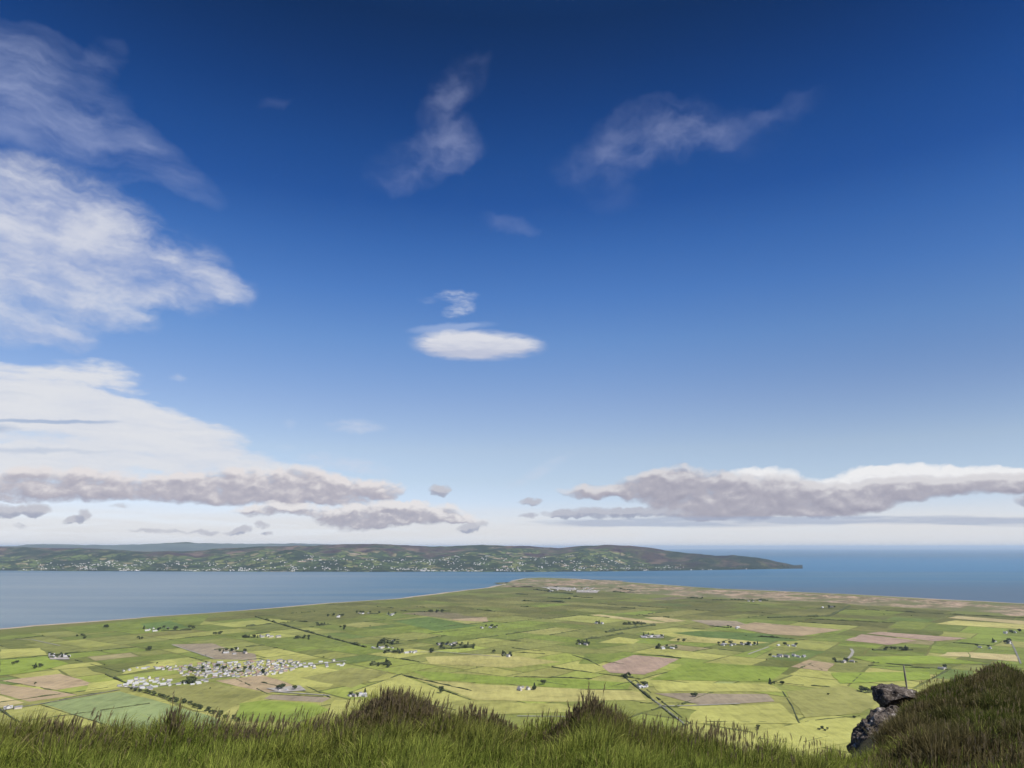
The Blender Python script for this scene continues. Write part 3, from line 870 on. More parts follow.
def house_meshes(L, D, H, rise, wall, roof, chim=True):
    out = []
    vs = [(-L / 2, -D / 2, -.3), (L / 2, -D / 2, -.3), (L / 2, D / 2, -.3), (-L / 2, D / 2, -.3), (-L / 2, -D / 2, H), (L / 2, -D / 2, H), (L / 2, D / 2, H), (-L / 2, D / 2, H), (-L / 2, 0, H + rise), (L / 2, 0, H + rise)]
    fs = [(0, 1, 5, 4), (2, 3, 7, 6), (1, 2, 6, 9, 5), (3, 0, 4, 8, 7)]
    def mk(n, vs, fs, m):
        me = bpy.data.meshes.new(n); me.from_pydata(vs, [], fs); me.materials.append(m); return me
    out.append(('wall', mk('wall', vs, fs, wall), None))
    e, t = .4, .22
    k = rise / (D / 2)
    ze = H - e * k
    rv = []
    for x in (-L / 2 - .3, L / 2 + .3): rv += [(x, -D / 2 - e, ze + .02), (x, 0, H + rise + .02), (x, D / 2 + e, ze + .02), (x, -D / 2 - e, ze + t), (x, 0, H + rise + t), (x, D / 2 + e, ze + t)]
    rf = [(3, 4, 10, 9), (4, 5, 11, 10), (1, 0, 6, 7), (2, 1, 7, 8), (0, 3, 9, 6), (5, 2, 8, 11), (0, 1, 4, 3), (1, 2, 5, 4), (7, 6, 9, 10), (8, 7, 10, 11)]
    out.append(('roof', mk('roof', rv, rf, roof), None))
    if chim:
        cv, cf = [], []; box(cv, cf, L / 2 - 1.1, L / 2 - .3, -.4, .4, H + rise - .4, H + rise + 1.1)
        out.append(('chimney', mk('chimney', cv, cf, wall), 'roof'))
    return out


HP = [house_meshes(13, 7, 2.8, 2.6, M_WALLW, M_SLATE), house_meshes(10, 8, 5.2, 2.8, M_WALLW, M_SLATE), house_meshes(14, 8, 2.8, 2.4, M_WALLC, M_TILE), house_meshes(16, 7, 3.0, 2.5, M_WALLW, M_TIN, False),
      house_meshes(24, 12, 4.5, 2.4, M_WALLW, M_TIN, False), house_meshes(20, 10, 4, 2.2, M_WALLB, M_TIN, False), house_meshes(18, 8, 5.2, 2.8, M_WALLC, M_SLATE)]
n_house = 0


def house(x, y, rot, k, s, label, group, name='house', cat='house', z=0.0):
    global n_house
    n_house += 1
    e = bpy.data.objects.new(name, None); COL.objects.link(e)
    e.location = (x, y, z); e.rotation_euler.z = rot; e.scale = (s, s, s)
    tag(e, label, cat, group)
    made = {}
    for nm, me, par in HP[k]:
        c = bpy.data.objects.new(nm, me); COL.objects.link(c); c.parent = made[par] if par else e
        made[nm] = c
    return e


placed = []


def free(x, y, r):
    if any((x - a) ** 2 + (y - b) ** 2 < (r + q) ** 2 for a, b, q in placed): return False
    placed.append((x, y, r)); return True


# the village: rows of houses along an axis
def village(poly, n, label, group, rot0, kinds, smin=.55, smax=.8):
    pts = px(*poly)
    x0, x1 = min(p[0] for p in pts), max(p[0] for p in pts); y0, y1 = min(p[1] for p in pts), max(p[1] for p in pts)
    k = t = 0
    while k < n and t < 6000:
        t += 1
        x, y = random.uniform(x0, x1), random.uniform(y0, y1)
        c, s = math.cos(rot0), math.sin(rot0)
        a, b = x * c + y * s, -x * s + y * c
        b = round(b / 21) * 21 + random.gauss(0, 2)
        x, y = a * c - b * s, a * s + b * c
        if not inside((x, y), pts) or not free(x, y, 6.2): continue
        house(x, y, rot0 + R(random.gauss(0, 5)) + (math.pi / 2 if random.random() < .22 else 0), random.choice(kinds), random.uniform(smin, smax), label, group); k += 1


village([(128, 668.5), (180, 666), (200, 663.5), (256, 661), (300, 661.5), (302, 668), (280, 675), (256, 676.5), (215, 678), (184, 676), (176, 671)], 140, 'small pale house packed in the middle of the long village', 'houses in the main part of the village', R(37), [0, 0, 1, 1, 2, 2, 3, 6, 5])
VX = [(128, 668.5), (180, 666), (200, 663.5), (256, 661), (300, 661.5), (302, 668), (280, 675), (256, 676.5), (215, 678), (184, 676), (176, 671)]
village([(117, 687), (128, 681), (140, 678), (172, 680), (176, 685), (148, 690)], 34, 'small white house in the left end of the village, above the hedge trees', 'houses at the left end of the village', R(37), [0, 0, 1, 3, 3])
village([(176, 684), (210, 679), (212, 683), (180, 687)], 8, 'small white house between the two parts of the village', 'houses between the two village parts', R(37), [0, 1, 3])
village([(300, 664), (326, 660), (346, 661), (344, 666), (302, 670)], 14, 'white house strung along the lane at the right end of the village', 'houses along the lane right of the village', R(30), [0, 3, 1])

VEXTRA = px(*VX)
ev, ef, em = [], [], []
k = t = 0
while k < 110 and t < 9000:
    t += 1
    x, y = random.uniform(min(p[0] for p in VEXTRA), max(p[0] for p in VEXTRA)), random.uniform(min(p[1] for p in VEXTRA), max(p[1] for p in VEXTRA))
    if not inside((x, y), VEXTRA) or not free(x, y, 4.6): continue
    sc_ = random.uniform(.45, .65); rot_ = R(37) + R(random.gauss(0, 6)) + (math.pi / 2 if random.random() < .3 else 0)
    b0 = len(ev); kind_ = random.choice((0, 0, 1, 2))
    for mi, (nm, me, par) in enumerate(HP[kind_][:2]):
        o0 = len(ev)
        for v in me.vertices:
            ev.append((x + (v.co.x * math.cos(rot_) - v.co.y * math.sin(rot_)) * sc_, y + (v.co.x * math.sin(rot_) + v.co.y * math.cos(rot_)) * sc_, v.co.z * sc_))
        for p_ in me.polygons: ef.append([o0 + i for i in p_.vertices]); em.append((0 if kind_ < 2 else 1) if mi == 0 else (2 if kind_ < 2 else 3))
    k += 1
o = mesh_obj('village_houses', ev, ef, M_WALLW)
for m in (M_WALLC, M_SLATE, M_TILE): o.data.materials.append(m)
o.data.polygons.foreach_set('material_index', em)
tag(o, 'smallest houses and outhouses filling the middle of the long village', 'houses', kind='stuff')

# farms: (u, v, houses, big sheds, trees, spread px x, spread px y, tree side, what and where)
FARMS = [
    (148, 630, 3, 1, 2, 12, 2, 'at the far upper left farm of the plain'), (176, 630, 1, 0, 12, 18, 2, 'in the dark tree row right of the upper left farm'), (58, 657, 3, 3, 9, 11, 3, 'at the white sheds alone in the left fields'),
    (126, 671, 3, 0, 0, 5, .8, 'in the short row left of the village'), (234, 652, 4, 1, 10, 14, 4, 'at the tree ringed farm beside the brown field'), (14, 709, 3, 1, 1, 9, 1.5, 'at the farm cut by the left edge of the view'),
    (270, 637, 7, 0, 0, 13, .8, 'in the house row behind the village'), (301, 638, 0, 0, 9, 9, 2, 'in the dark clump behind the village'), (337, 617, 2, 0, 5, 9, .8, 'at the lone far farm below the left shore'),
    (368, 614, 3, 0, 8, 12, .8, 'at the left farm of the far row near the left shore'), (391, 615, 4, 0, 3, 6, 1.2, 'at the right farm of the far row near the left shore'), (440, 612, 0, 0, 8, 12, 1, 'at the end of the curved hedge near the left shore'),
    (488, 628, 3, 0, 6, 10, 1, 'at the farm right of the dark green field'), (390, 643, 1, 0, 16, 15, 3, 'in the dark grove left of the church like house'), (383, 648, 3, 2, 3, 12, .6, 'below the dark grove'), (393, 652.5, 0, 0, 12, 12, 1.6, 'in the hedge of trees below the grove'),
    (410, 653, 5, 0, 1, 9, 1, 'in the white row right of the grove'), (456, 647, 4, 0, 26, 21, 5, 'in the biggest grove of the plain'), (430, 652, 0, 0, 5, 4, 1.5, 'between the white row and the biggest grove'), (380, 665, 0, 0, 16, 12, 3, 'in the slanting tree belt above the thin hedge'),
    (357, 696, 4, 2, 4, 13, 1.6, 'at the white farm just left of the big tussock'), (507, 656, 3, 0, 6, 6, 1.5, 'at the small farm left of centre'), (495, 653, 0, 0, 3, 2, .8, 'left of the small centre farm'), (572, 590, 22, 8, 3, 30, 3.2, 'in the pale camp on the point'),
    (583, 644, 2, 0, 12, 8, 2.5, 'at the dark farm left of the pink field'), (634, 624, 0, 0, 16, 14, 2, 'in the long tree line at the centre of the plain'), (654, 637, 4, 2, 6, 12, 1.2, 'at the long farm above the pink field'), (666, 648, 4, 1, 6, 13, 1.8, 'at the farm right above the pink field'),
    (738, 645, 8, 1, 10, 24, 1.2, 'in the row of farms right of centre'), (786, 646, 4, 0, 3, 12, .8, 'at the far end of the right farm row'), (788, 657, 9, 0, 3, 20, 1, 'in the white row left of the small sandy field'), (846, 662, 4, 0, 6, 13, 1.2, 'at the foot of the curving lane'),
    (644, 687, 3, 1, 2, 6, 1.5, 'at the white farm on the lane toward the foreground'), (526, 690, 4, 0, 2, 9, 1.4, 'at the near white farm below the centre'), (940, 669, 1, 2, 2, 6, .8, 'at the white barn near the right hillock'),
    (1003, 643, 3, 0, 12, 10, 2, 'at the farm in dark trees on the right edge'), (892, 650, 0, 0, 14, 24, 1.3, 'in the spaced tree row right of centre'), (754, 602, 3, 0, 3, 8, 1, 'at the farm before the seaward shelter belt'), (826, 608, 2, 0, 5, 12, 1.5, 'at the farm near the right dunes'),
    (734, 628, 2, 0, 3, 8, 1, 'left of the long tan field'), (345, 628, 0, 0, 5, 6, 2, 'in the sparse clump by the long dark hedge'), (250, 637, 0, 0, 8, 9, 1.2, 'in the row left of the house row behind the village'), (600, 624, 2, 0, 2, 6, .8, 'at the tiny farm above centre'), (1012, 633, 3, 0, 3, 10, 1, 'at the right edge beyond the pale strips'),
    (106, 628, 0, 0, 3, 2, 1, 'in the lone dark clump near the left shore'), (83, 637, 0, 0, 5, 10, 3, 'in the broken row below the lone dark clump'), (141, 639, 0, 0, 4, 4, 1, 'in front of the upper left farm'), (148, 650, 0, 0, 4, 3, 1.2, 'in the clump above the village'),
    (14, 665, 0, 0, 3, 3, 3, 'in the pair of clumps at the left edge'), (36, 668, 0, 0, 4, 8, 1.5, 'in the small row above the tan fields'), (321, 625, 0, 0, 6, 6, 1, 'beside the upper part of the long dark hedge'), (217, 634, 0, 0, 5, 6, 1.5, 'in the small clumps left of centre far off'),
    (188, 682, 0, 0, 14, 9, 2.5, 'among the village houses'), (225, 670, 0, 0, 14, 44, 5, 'scattered between the houses in the middle of the village'), (262, 673, 0, 0, 4, 4, 1, 'at the lower edge of the village'), (286, 690, 2, 0, 5, 9, 1, 'in the yard under the village'), (544, 685, 0, 0, 3, 1.6, 3, 'in the tall clump right of the near white farm'),
    (866, 692, 0, 0, 6, 6, 1.8, 'in the dark clump left of the boulder'), (824, 730, 0, 0, 6, 10, 3, 'in the bright field nearest the rocks'), (760, 727, 0, 0, 7, 9, 4, 'by the old wall in the nearest bright fields'), (694, 697, 0, 0, 2, 2, .6, 'alone on the brown strip'),
    (450, 690, 0, 0, 3, 14, 7, 'along the low sparse hedge'), (630, 678, 0, 0, 5, 8, 3, 'along the upper end of the lane toward the foreground'), (780, 685, 0, 0, 4, 12, 2, 'along the hedge below the sandy field'), (683, 642, 0, 0, 4, 6, 1, 'between the two farms above the pink field'), (985, 648, 2, 0, 2, 8, 1, 'beyond the pale yellow fields'),
]
for (u, v, nh, nb, nt_, su, sv, where) in FARMS:
    for k in range(nh + nb):
        for t in range(30):
            uu, vv_ = u + random.uniform(-1, 1) * su * .8, v + random.uniform(-1, 1) * sv * .7
            x, y = at(uu, vv_)
            if free(x, y, 8 if k < nh else 12): break
        d = math.hypot(x, y)
        big = k >= nh
        s = random.uniform(.65, .92) * (1.0 if d < 2600 else 1.15)
        house(x, y, R(random.choice((37, 47, 130, 127))) + R(random.gauss(0, 5)), random.choice((4, 5)) if big else random.choice((0, 0, 1, 3, 6)), s * (.9 if big else 1),
              ('long pale shed ' if big else 'small white house ') + where, ('sheds ' if big else 'houses ') + where, 'farm_shed' if big else 'house', 'shed' if big else 'house')
    if nt_ >= 6 and su >= 6 and v < 700:
        hedge(px((u - su * .8, v + sv * .25), (u - su * .2, v + sv * random.uniform(-.3, .5)), (u + su * .3, v + sv * random.uniform(-.3, .5)), (u + su * .85, v + sv * .1)), 7, 4.6, 'ragged dark thicket ' + where, None, 'thicket', 'thicket', gap=.12)
    for k in range(round(nt_ * .75)):
        uu = u + random.uniform(-1, 1) * su * (1.0 if nh else .85); vv_ = v + random.uniform(-.6, 1) * sv * .8 - (.6 if nh else 0)
        x, y = at(uu, vv_)
        d = math.hypot(x, y)
        near = v > 700
        tree(x, y, (random.uniform(.35, .6) if near else random.uniform(.8, 1.2)) * (1.0 if d < 3000 else 1.2), ('dark thorn bush ' if near else 'dark rounded tree ') + where, 'trees ' + where, random.choice((0, 1, 2, 3, 4, 5, 0, 1, 2, 3, 4, 5, 6, 7)) if not near else random.randrange(6), 'bush' if near else 'tree', 'thorn_bush' if near else 'tree')
# tree hedge between the grey green field and the olive one
hp = px((131, 690.5), (150, 694), (170, 699), (190, 705), (208, 712), (226, 718), (238, 722))
hp = densify(hp, 8.5, 0)
for i, (x, y) in enumerate(hp):
    tree(x + random.gauss(0, 3), y + random.gauss(0, 3), random.uniform(.5, .85), 'tall bush in the hedge between the grey green and olive fields', 'bushes in the hedge below the village', random.randrange(6), cat='bush', name='hedge_bush')
# single trees and thorn bushes scattered on field borders
for k in range(60):
    a, b, d = random.choice(edges)
    t = random.random(); x, y = a[0] + (b[0] - a[0]) * t, a[1] + (b[1] - a[1]) * t
    if abs(x) > y * .74 or y > 3600 or y < 1150: continue
    tree(x, y, random.uniform(.25, .55), 'lone dark thorn bush on a field border of the open plain', 'lone bushes on field borders', random.randrange(6), cat='bush', name='thorn_bush')
print('TREES', n_tree, 'HOUSES', n_house)

# ------------------------------------------------------------------ far shore hills
def interp(x, pts): return float(np.interp(x, [p[0] for p in pts], [p[1] for p in pts]))


RIDGE = [(-700, 547), (-200, 546), (0, 546.8), (45, 548), (90, 548), (112, 549.5), (150, 552), (185, 551), (215, 548.5), (260, 546.5), (310, 545.5), (370, 543.6), (405, 545), (430, 546.5), (480, 545), (520, 546), (560, 547.5),
         (585, 546), (610, 544.6), (640, 546.5), (660, 549), (690, 553.5), (715, 555.5), (735, 555), (760, 558), (780, 562), (795, 565.5), (802, 568)]
SHORE = [(-700, 570), (0, 570.3), (120, 571), (200, 571.3), (380, 571.6), (440, 571.4), (520, 571.8), (600, 571.2), (700, 570), (760, 569), (802, 568.3)]
NU, NV = 420, 64
us = np.linspace(-700, 802, NU)
vs = np.zeros((NU, NV, 3)); hcol = np.zeros((NU, NV, 3))


def shore_d(u): return EYE / tdep(u, interp(u, SHORE))


def ridge_v(u): return interp(u, RIDGE) + .9 * fbm(u * .028, 6.0) * (1 if u < 770 else max(0, (800 - u) / 30)) + .4 * fbm(u * .11, 2.0)


def hill_z(u, t):
    """height of the far hills at photo column u, t = 0 shore, 1 ridge"""
    ds = shore_d(u)
    rd = 3600 * min(1, max(.28, (830 - u) / 260))
    d = ds + rd * t
    az = R(azel(u, 560)[0])
    x, y = math.sin(az) * d, math.cos(az) * d
    zr = EYE - tdep(u, ridge_v(u)) * (ds + rd)
    zr = max(zr, 4)
    n = fbm(x * .00065, y * .00065, 2.2, 5)
    if t <= 1:
        s = t ** 1.25 * (.75 + .25 * t)
        z = zr * (s + (t * (1 - t)) * (2.0 * n + .25)) + 2
        z = max(z, zr * s * .45)
        z = min(z, EYE - tdep(u, ridge_v(u)) * d - 1)
        z = max(z, -1 + 14 * t)
    else:
        z = zr - (t - 1) * zr * 1.4 + 18 * fbm(x * .002, y * .002) * (t - 1)
    if t == 0: z = -4
    return x, y, z, n


tt = [0, .012] + list(np.linspace(.03, 1.0, NV - 8)) + [1.1, 1.25, 1.4, 1.6, 1.8, 2.0]
for i, u in enumerate(us):
    for j, t in enumerate(tt):
        x, y, z, n = hill_z(u, t)
        vs[i, j] = (x, y, max(z, -4))
        hcol[i, j] = (min(1, max(0, t)), min(1, max(0, (u - 640) / 60)), n * .5 + .5)
idx = np.arange(NU * NV).reshape(NU, NV)
q = np.stack([idx[:-1, :-1], idx[:-1, 1:], idx[1:, 1:], idx[1:, :-1]], -1).reshape(-1, 4)[:, ::-1]


def hill_material():
    m, T, b = material('far hill land')
    g = T.node('ShaderNodeNewGeometry').outputs['Position']
    a = T.node('ShaderNodeAttribute', attribute_name='tint')
    sp = T.node('ShaderNodeSeparateColor'); T.put(sp, 0, a.outputs['Color'])
    t, wild = sp.outputs[0], sp.outputs[1]
    gw = T.v('ADD', g, T.v('MULTIPLY', T.v('SUBTRACT', T.noise(g, .0015, 3, .5, out=1), (.5, .5, .5)), (260, 260, 0)))
    gm = T.mapping(gw, scale=(1, 1, 0), rot=(0, 0, R(20)))
    rnd = T.node('ShaderNodeSeparateColor'); T.put(rnd, 0, T.vor(gm, .0085, 'F1', 'Color'))
    edge = T.vor(gm, .0085, 'DISTANCE_TO_EDGE', 'Distance')
    c = T.ramp(rnd.outputs[0], [(0, (.04, .06, .028)), (.25, (.07, .10, .035)), (.50, (.10, .13, .045)), (.70, (.14, .155, .06)), (.86, (.19, .17, .095)), (.95, (.25, .205, .15))], 'CONSTANT')
    c = T.mix(T.mr(edge, .10, .03), c, (.03, .04, .02))
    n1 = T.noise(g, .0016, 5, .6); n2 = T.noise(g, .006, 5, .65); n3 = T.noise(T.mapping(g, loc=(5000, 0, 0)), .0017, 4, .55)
    moor = T.mix(T.mr(n2, .35, .65), (.030, .021, .028), (.070, .050, .040))  # dark heather, its tone also painting in cloud shadow over the hills
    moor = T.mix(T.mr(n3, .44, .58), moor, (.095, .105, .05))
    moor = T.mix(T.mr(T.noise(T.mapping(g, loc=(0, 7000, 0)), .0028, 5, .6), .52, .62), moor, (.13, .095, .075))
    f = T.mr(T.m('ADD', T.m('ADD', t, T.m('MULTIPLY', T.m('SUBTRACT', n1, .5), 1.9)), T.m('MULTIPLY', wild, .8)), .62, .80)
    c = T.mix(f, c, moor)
    wood = T.mr(T.m('ADD', n3, T.m('MULTIPLY', T.m('SUBTRACT', n2, .5), .35)), .505, .55)  # woods, and cloud shadows on the slopes painted as the same dark patches
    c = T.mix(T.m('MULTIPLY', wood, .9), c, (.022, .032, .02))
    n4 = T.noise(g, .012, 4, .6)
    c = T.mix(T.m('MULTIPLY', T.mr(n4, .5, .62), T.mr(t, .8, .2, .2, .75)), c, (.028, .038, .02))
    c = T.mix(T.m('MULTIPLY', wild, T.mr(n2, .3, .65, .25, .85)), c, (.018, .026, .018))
    T.nt.links.new(c, b.inputs['Base Color']); b.inputs['Specular IOR Level'].default_value = .05
    return m


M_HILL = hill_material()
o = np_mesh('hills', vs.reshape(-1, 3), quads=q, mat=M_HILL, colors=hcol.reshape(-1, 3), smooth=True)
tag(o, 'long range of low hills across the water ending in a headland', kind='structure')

# blue mountains beyond
MTN = [(-260, 546), (-100, 545.5), (0, 546.5), (30, 545), (52, 543.8), (75, 545), (110, 545.5), (135, 544.5), (158, 543.8), (175, 542.8), (188, 542), (200, 543.6), (225, 543.8), (255, 544), (290, 543.5), (330, 544.5), (380, 546.5), (430, 549), (520, 552)]
vs2, fs2 = [], []
NA, NB2 = 200, 14
for i in range(NA):
    u = -260 + 780 * i / (NA - 1)
    az = R(azel(u, 546)[0])
    for j in range(NB2):
        t = j / (NB2 - 1) * 2
        d = 27000 + 4500 * t
        zr = EYE - tdep(u, interp(u, MTN) - .9 + .9 * fbm(u * .045, 1.0)) * 31500
        s = t if t <= 1 else 2 - t
        x, y = math.sin(az) * d, math.cos(az) * d
        vs2.append((x, y, -4 + (zr + 4) * s ** .8 + (80 * fbm(x * .0004, y * .0004) * s * (1 - s))))
for i in range(NA - 1):
    for j in range(NB2 - 1):
        a = i * NB2 + j; fs2.append((a + NB2, a + NB2 + 1, a + 1, a))
o = mesh_obj('mountains', vs2, fs2, simple('mountain heath', (.07, .08, .05), .3, .0006), smooth=True)
tag(o, 'pale blue distant mountains behind the left hills', kind='structure')

# houses of the far-shore towns and the shore woods: past counting, one object each
TOWN = [(-40, .5), (20, .7), (60, 1), (100, 3.2), (135, 3.6), (165, 1.5), (200, 1.6), (240, 2.2), (280, 2.2), (330, 2.4), (380, 2.8), (420, 3.4), (470, 3.4), (520, 2.2), (570, 2.0), (620, 1.8), (665, 1.2), (690, .5), (760, .06)]
hv, hf, hm_ = [], [], []
k = 0
while k < 1200:
    u = random.uniform(-40, 760)
    if random.random() * 3.6 > interp(u, TOWN): continue
    t = .012 + (random.random() ** 1.8) * (.5 if 330 < u < 660 else .42)
    if u > 690: t *= .15
    if fbm(u * .05, t * 8, 4) < .02: continue
    x, y, z, n = hill_z(u, t)
    s = random.uniform(.7, 1.25)
    L, Dp, H, rs = random.uniform(9, 20) * s, 8 * s, random.uniform(3, 6) * s, 2.6 * s
    ca, sa = math.cos(r_ := random.random() * 3.14), math.sin(r_)
    b = len(hv)
    for (px_, py_, pz) in [(-L / 2, -Dp / 2, -3), (L / 2, -Dp / 2, -3), (L / 2, Dp / 2, -3), (-L / 2, Dp / 2, -3), (-L / 2, -Dp / 2, H), (L / 2, -Dp / 2, H), (L / 2, Dp / 2, H), (-L / 2, Dp / 2, H), (-L / 2, 0, H + rs), (L / 2, 0, H + rs)]:
        hv.append((x + px_ * ca - py_ * sa, y + px_ * sa + py_ * ca, z + pz))
    hf += [tuple(b + i for i in f) for f in [(0, 1, 5, 4), (2, 3, 7, 6), (1, 2, 6, 9, 5), (3, 0, 4, 8, 7), (4, 5, 9, 8), (6, 7, 8, 9)]]
    rm = random.choice((1, 1, 2, 2, 3)); hm_ += [0, 0, 0, 0, rm, rm]; k += 1
o = mesh_obj('far_shore_houses', hv, hf, simple('bright white wall', (.68, .66, .64), .04, .4))
for m in (M_SLATE, M_TIN, M_TILE): o.data.materials.append(m)
o.data.polygons.foreach_set('material_index', hm_)
tag(o, 'tiny white houses of the towns scattered along the far shore', 'houses', kind='stuff')
wv, wf = [], []
for k in range(5200):
    u = random.uniform(-60, 790)
    t = .006 + random.random() ** 2.2 * .6
    if random.random() < .35: t = random.uniform(.006, .03)
    if 440 < u < 505 and t < .05: continue
    if fbm(u * .02, t * 5, 9) < (.0 if t > .03 else -.25 if 340 < u < 440 else .0): continue
    x, y, z, n = hill_z(u, t)
    s = random.uniform(7, 15)
    b = len(wv)
    for a in range(5): wv.append((x + math.cos(a * 1.257) * s, y + math.sin(a * 1.257) * s, z + random.uniform(1, 4)))
    wv.append((x, y, z + s * random.uniform(.8, 1.3)))
    wf += [(b + a, b + (a + 1) % 5, b + 5) for a in range(5)]
o = mesh_obj('far_shore_woods', wv, wf, simple('far wood leaves', (.030, .042, .022), .3, .01))
tag(o, 'dark woods and tree belts along the far shore', 'woods', kind='stuff')

# ------------------------------------------------------------------ the hill we stand on
CREST = [(-700, 752, 7.5), (-300, 750, 7.3), (0, 749, 7.2), (60, 746, 7.1), (130, 748, 7.1), (170, 743, 7.0), (230, 751, 7.0), (320, 748, 7.0), (345, 737, 7.0), (366, 726, 7.0), (388, 720, 7.1), (422, 724, 7.1), (450, 735, 7), (482, 734, 7.2), (512, 745, 7), (552, 747, 7),
         (588, 736, 7.0), (615, 742, 7), (650, 750, 7), (700, 756, 7), (740, 763, 7.1), (780, 769, 7.3), (818, 773, 7.6), (842, 766, 9), (858, 747, 11.2), (872, 727, 12.4), (890, 717, 13.2), (908, 702, 14), (930, 691, 14.4), (960, 684, 15), (985, 677, 15.2),
         (1000, 673, 15.2), (1024, 678, 15.4), (1080, 674, 15.8), (1200, 665, 16), (1500, 658, 16), (1900, 658, 16)]
c_az = [azel(u, v)[0] for u, v, d in CREST]; c_t = [tdep(u, v) for u, v, d in CREST]; c_d = [d for u, v, d in CREST]


def ground(az, d):
    dc = float(np.interp(az, c_az, c_d)); tc_ = float(np.interp(az, c_az, c_t))
    zc = -dc * tc_
    if d <= dc:
        t = max(0, (d - 3.5) / (dc - 3.5))
        z = -1.6 + (zc + 1.6) * t ** 1.15
        x, y = math.sin(R(az)) * d, math.cos(R(az)) * d
        z += (.05 * fbm(x * 1.3, y * 1.3, 0, 3) + .06 * fbm(x * .5, y * .5, 5, 2)) * min(1, d / 4) * (1 - t * .6)
        z += .16 * fbm(x * .9, y * .9, 8, 3) * min(1, max(0, (az - 27.5) / 3)) * min(1, max(0, (d - 7) / 3)) * (1 - .5 * t)
    else:
        e = d - dc
        z = zc - .3 * e - (.28 * e * e if e < 1 else .28 + .62 * (e - 1))
        x, y = math.sin(R(az)) * d, math.cos(R(az)) * d
        if e > 4: z += min(1, (e - 4) / 30) * 2.0 * fbm(x * .06, y * .06, 0, 4) * min(1, d / 60)
    return z


azs = np.concatenate([np.linspace(-150, -45, 40)[:-1], np.linspace(-45, 48, 330), np.linspace(48, 150, 40)[1:]])
dss = np.concatenate([[.05, .8, 1.6, 2.4], np.linspace(3, 18, 110), 18 * 1.09 ** np.arange(1, 46)])
G = np.array([[ground(a, d) for d in dss] for a in azs])
GX = np.sin(np.radians(azs))[:, None] * dss; GY = np.cos(np.radians(azs))[:, None] * dss
GZ = np.maximum(EYE + G, -4.0)
co = np.stack([GX, GY, GZ], -1).reshape(-1, 3)
na, nd = len(azs), len(dss)
idx = np.arange(na * nd).reshape(na, nd)
q = np.stack([idx[:-1, :-1], idx[1:, :-1], idx[1:, 1:], idx[:-1, 1:]], -1).reshape(-1, 4)[:, ::-1]
m, T, b = material('turf and soil')
g = T.node('ShaderNodeNewGeometry').outputs['Position']
n1 = T.noise(g, 1.4, 6, .65); n2 = T.noise(g, 14, 5, .6)
c = T.mix(T.mr(n1, .35, .65), (.045, .05, .018), (.075, .06, .03)); c = T.mix(T.mr(n2, .4, .7), c, (.03, .032, .012))
T.nt.links.new(c, b.inputs['Base Color']); bump(T, b, n2, .8, .06)
o = np_mesh('hillside', co, quads=q, mat=m, smooth=True)
tag(o, 'grassy hill edge in the foreground with a dark hillock on the right', kind='structure')


def ground_np(az, d):
    i = np.interp(az, azs, np.arange(na)); j = np.interp(d, dss, np.arange(nd))
    i0 = np.clip(i.astype(int), 0, na - 2); j0 = np.clip(j.astype(int), 0, nd - 2); fi, fj = i - i0, j - j0
    return EYE + (G[i0, j0] * (1 - fi) * (1 - fj) + G[i0 + 1, j0] * fi * (1 - fj) + G[i0, j0 + 1] * (1 - fi) * fj + G[i0 + 1, j0 + 1] * fi * fj)


def grass_material():
    m = bpy.data.materials.new('grass blades'); m.use_nodes = True
    T = NT(m.node_tree); b = m.node_tree.nodes['Principled BSDF']
    a = T.node('ShaderNodeAttribute', attribute_name='tint')
    T.nt.links.new(a.outputs['Color'], b.inputs['Base Color']); b.inputs['Roughness'].default_value = .8; b.inputs['Specular IOR Level'].default_value = .06
    tr = T.node('ShaderNodeBsdfTranslucent'); T.put(tr, 0, a.outputs['Color'])
    mx = T.node('ShaderNodeMixShader'); mx.inputs[0].default_value = .35
    T.nt.links.new(b.outputs[0], mx.inputs[1]); T.nt.links.new(tr.outputs[0], mx.inputs[2])
    T.nt.links.new(mx.outputs[0], m.node_tree.nodes['Material Output'].inputs[0])
    return m


M_GRASS = grass_material()


def vnoise(x, y, s, seed):
    """smooth value noise for arrays"""
    x = x / s + seed * 17.3; y = y / s + seed * 9.1
    xi, yi = np.floor(x).astype(int), np.floor(y).astype(int); fx, fy = x - xi, y - yi
    fx, fy = fx * fx * (3 - 2 * fx), fy * fy * (3 - 2 * fy)
    h = lambda a, b: np.modf(np.abs(np.sin(a * 127.1 + b * 311.7 + seed) * 43758.5453))[0]
    return (h(xi, yi) * (1 - fx) + h(xi + 1, yi) * fx) * (1 - fy) + (h(xi, yi + 1) * (1 - fx) + h(xi + 1, yi + 1) * fx) * fy


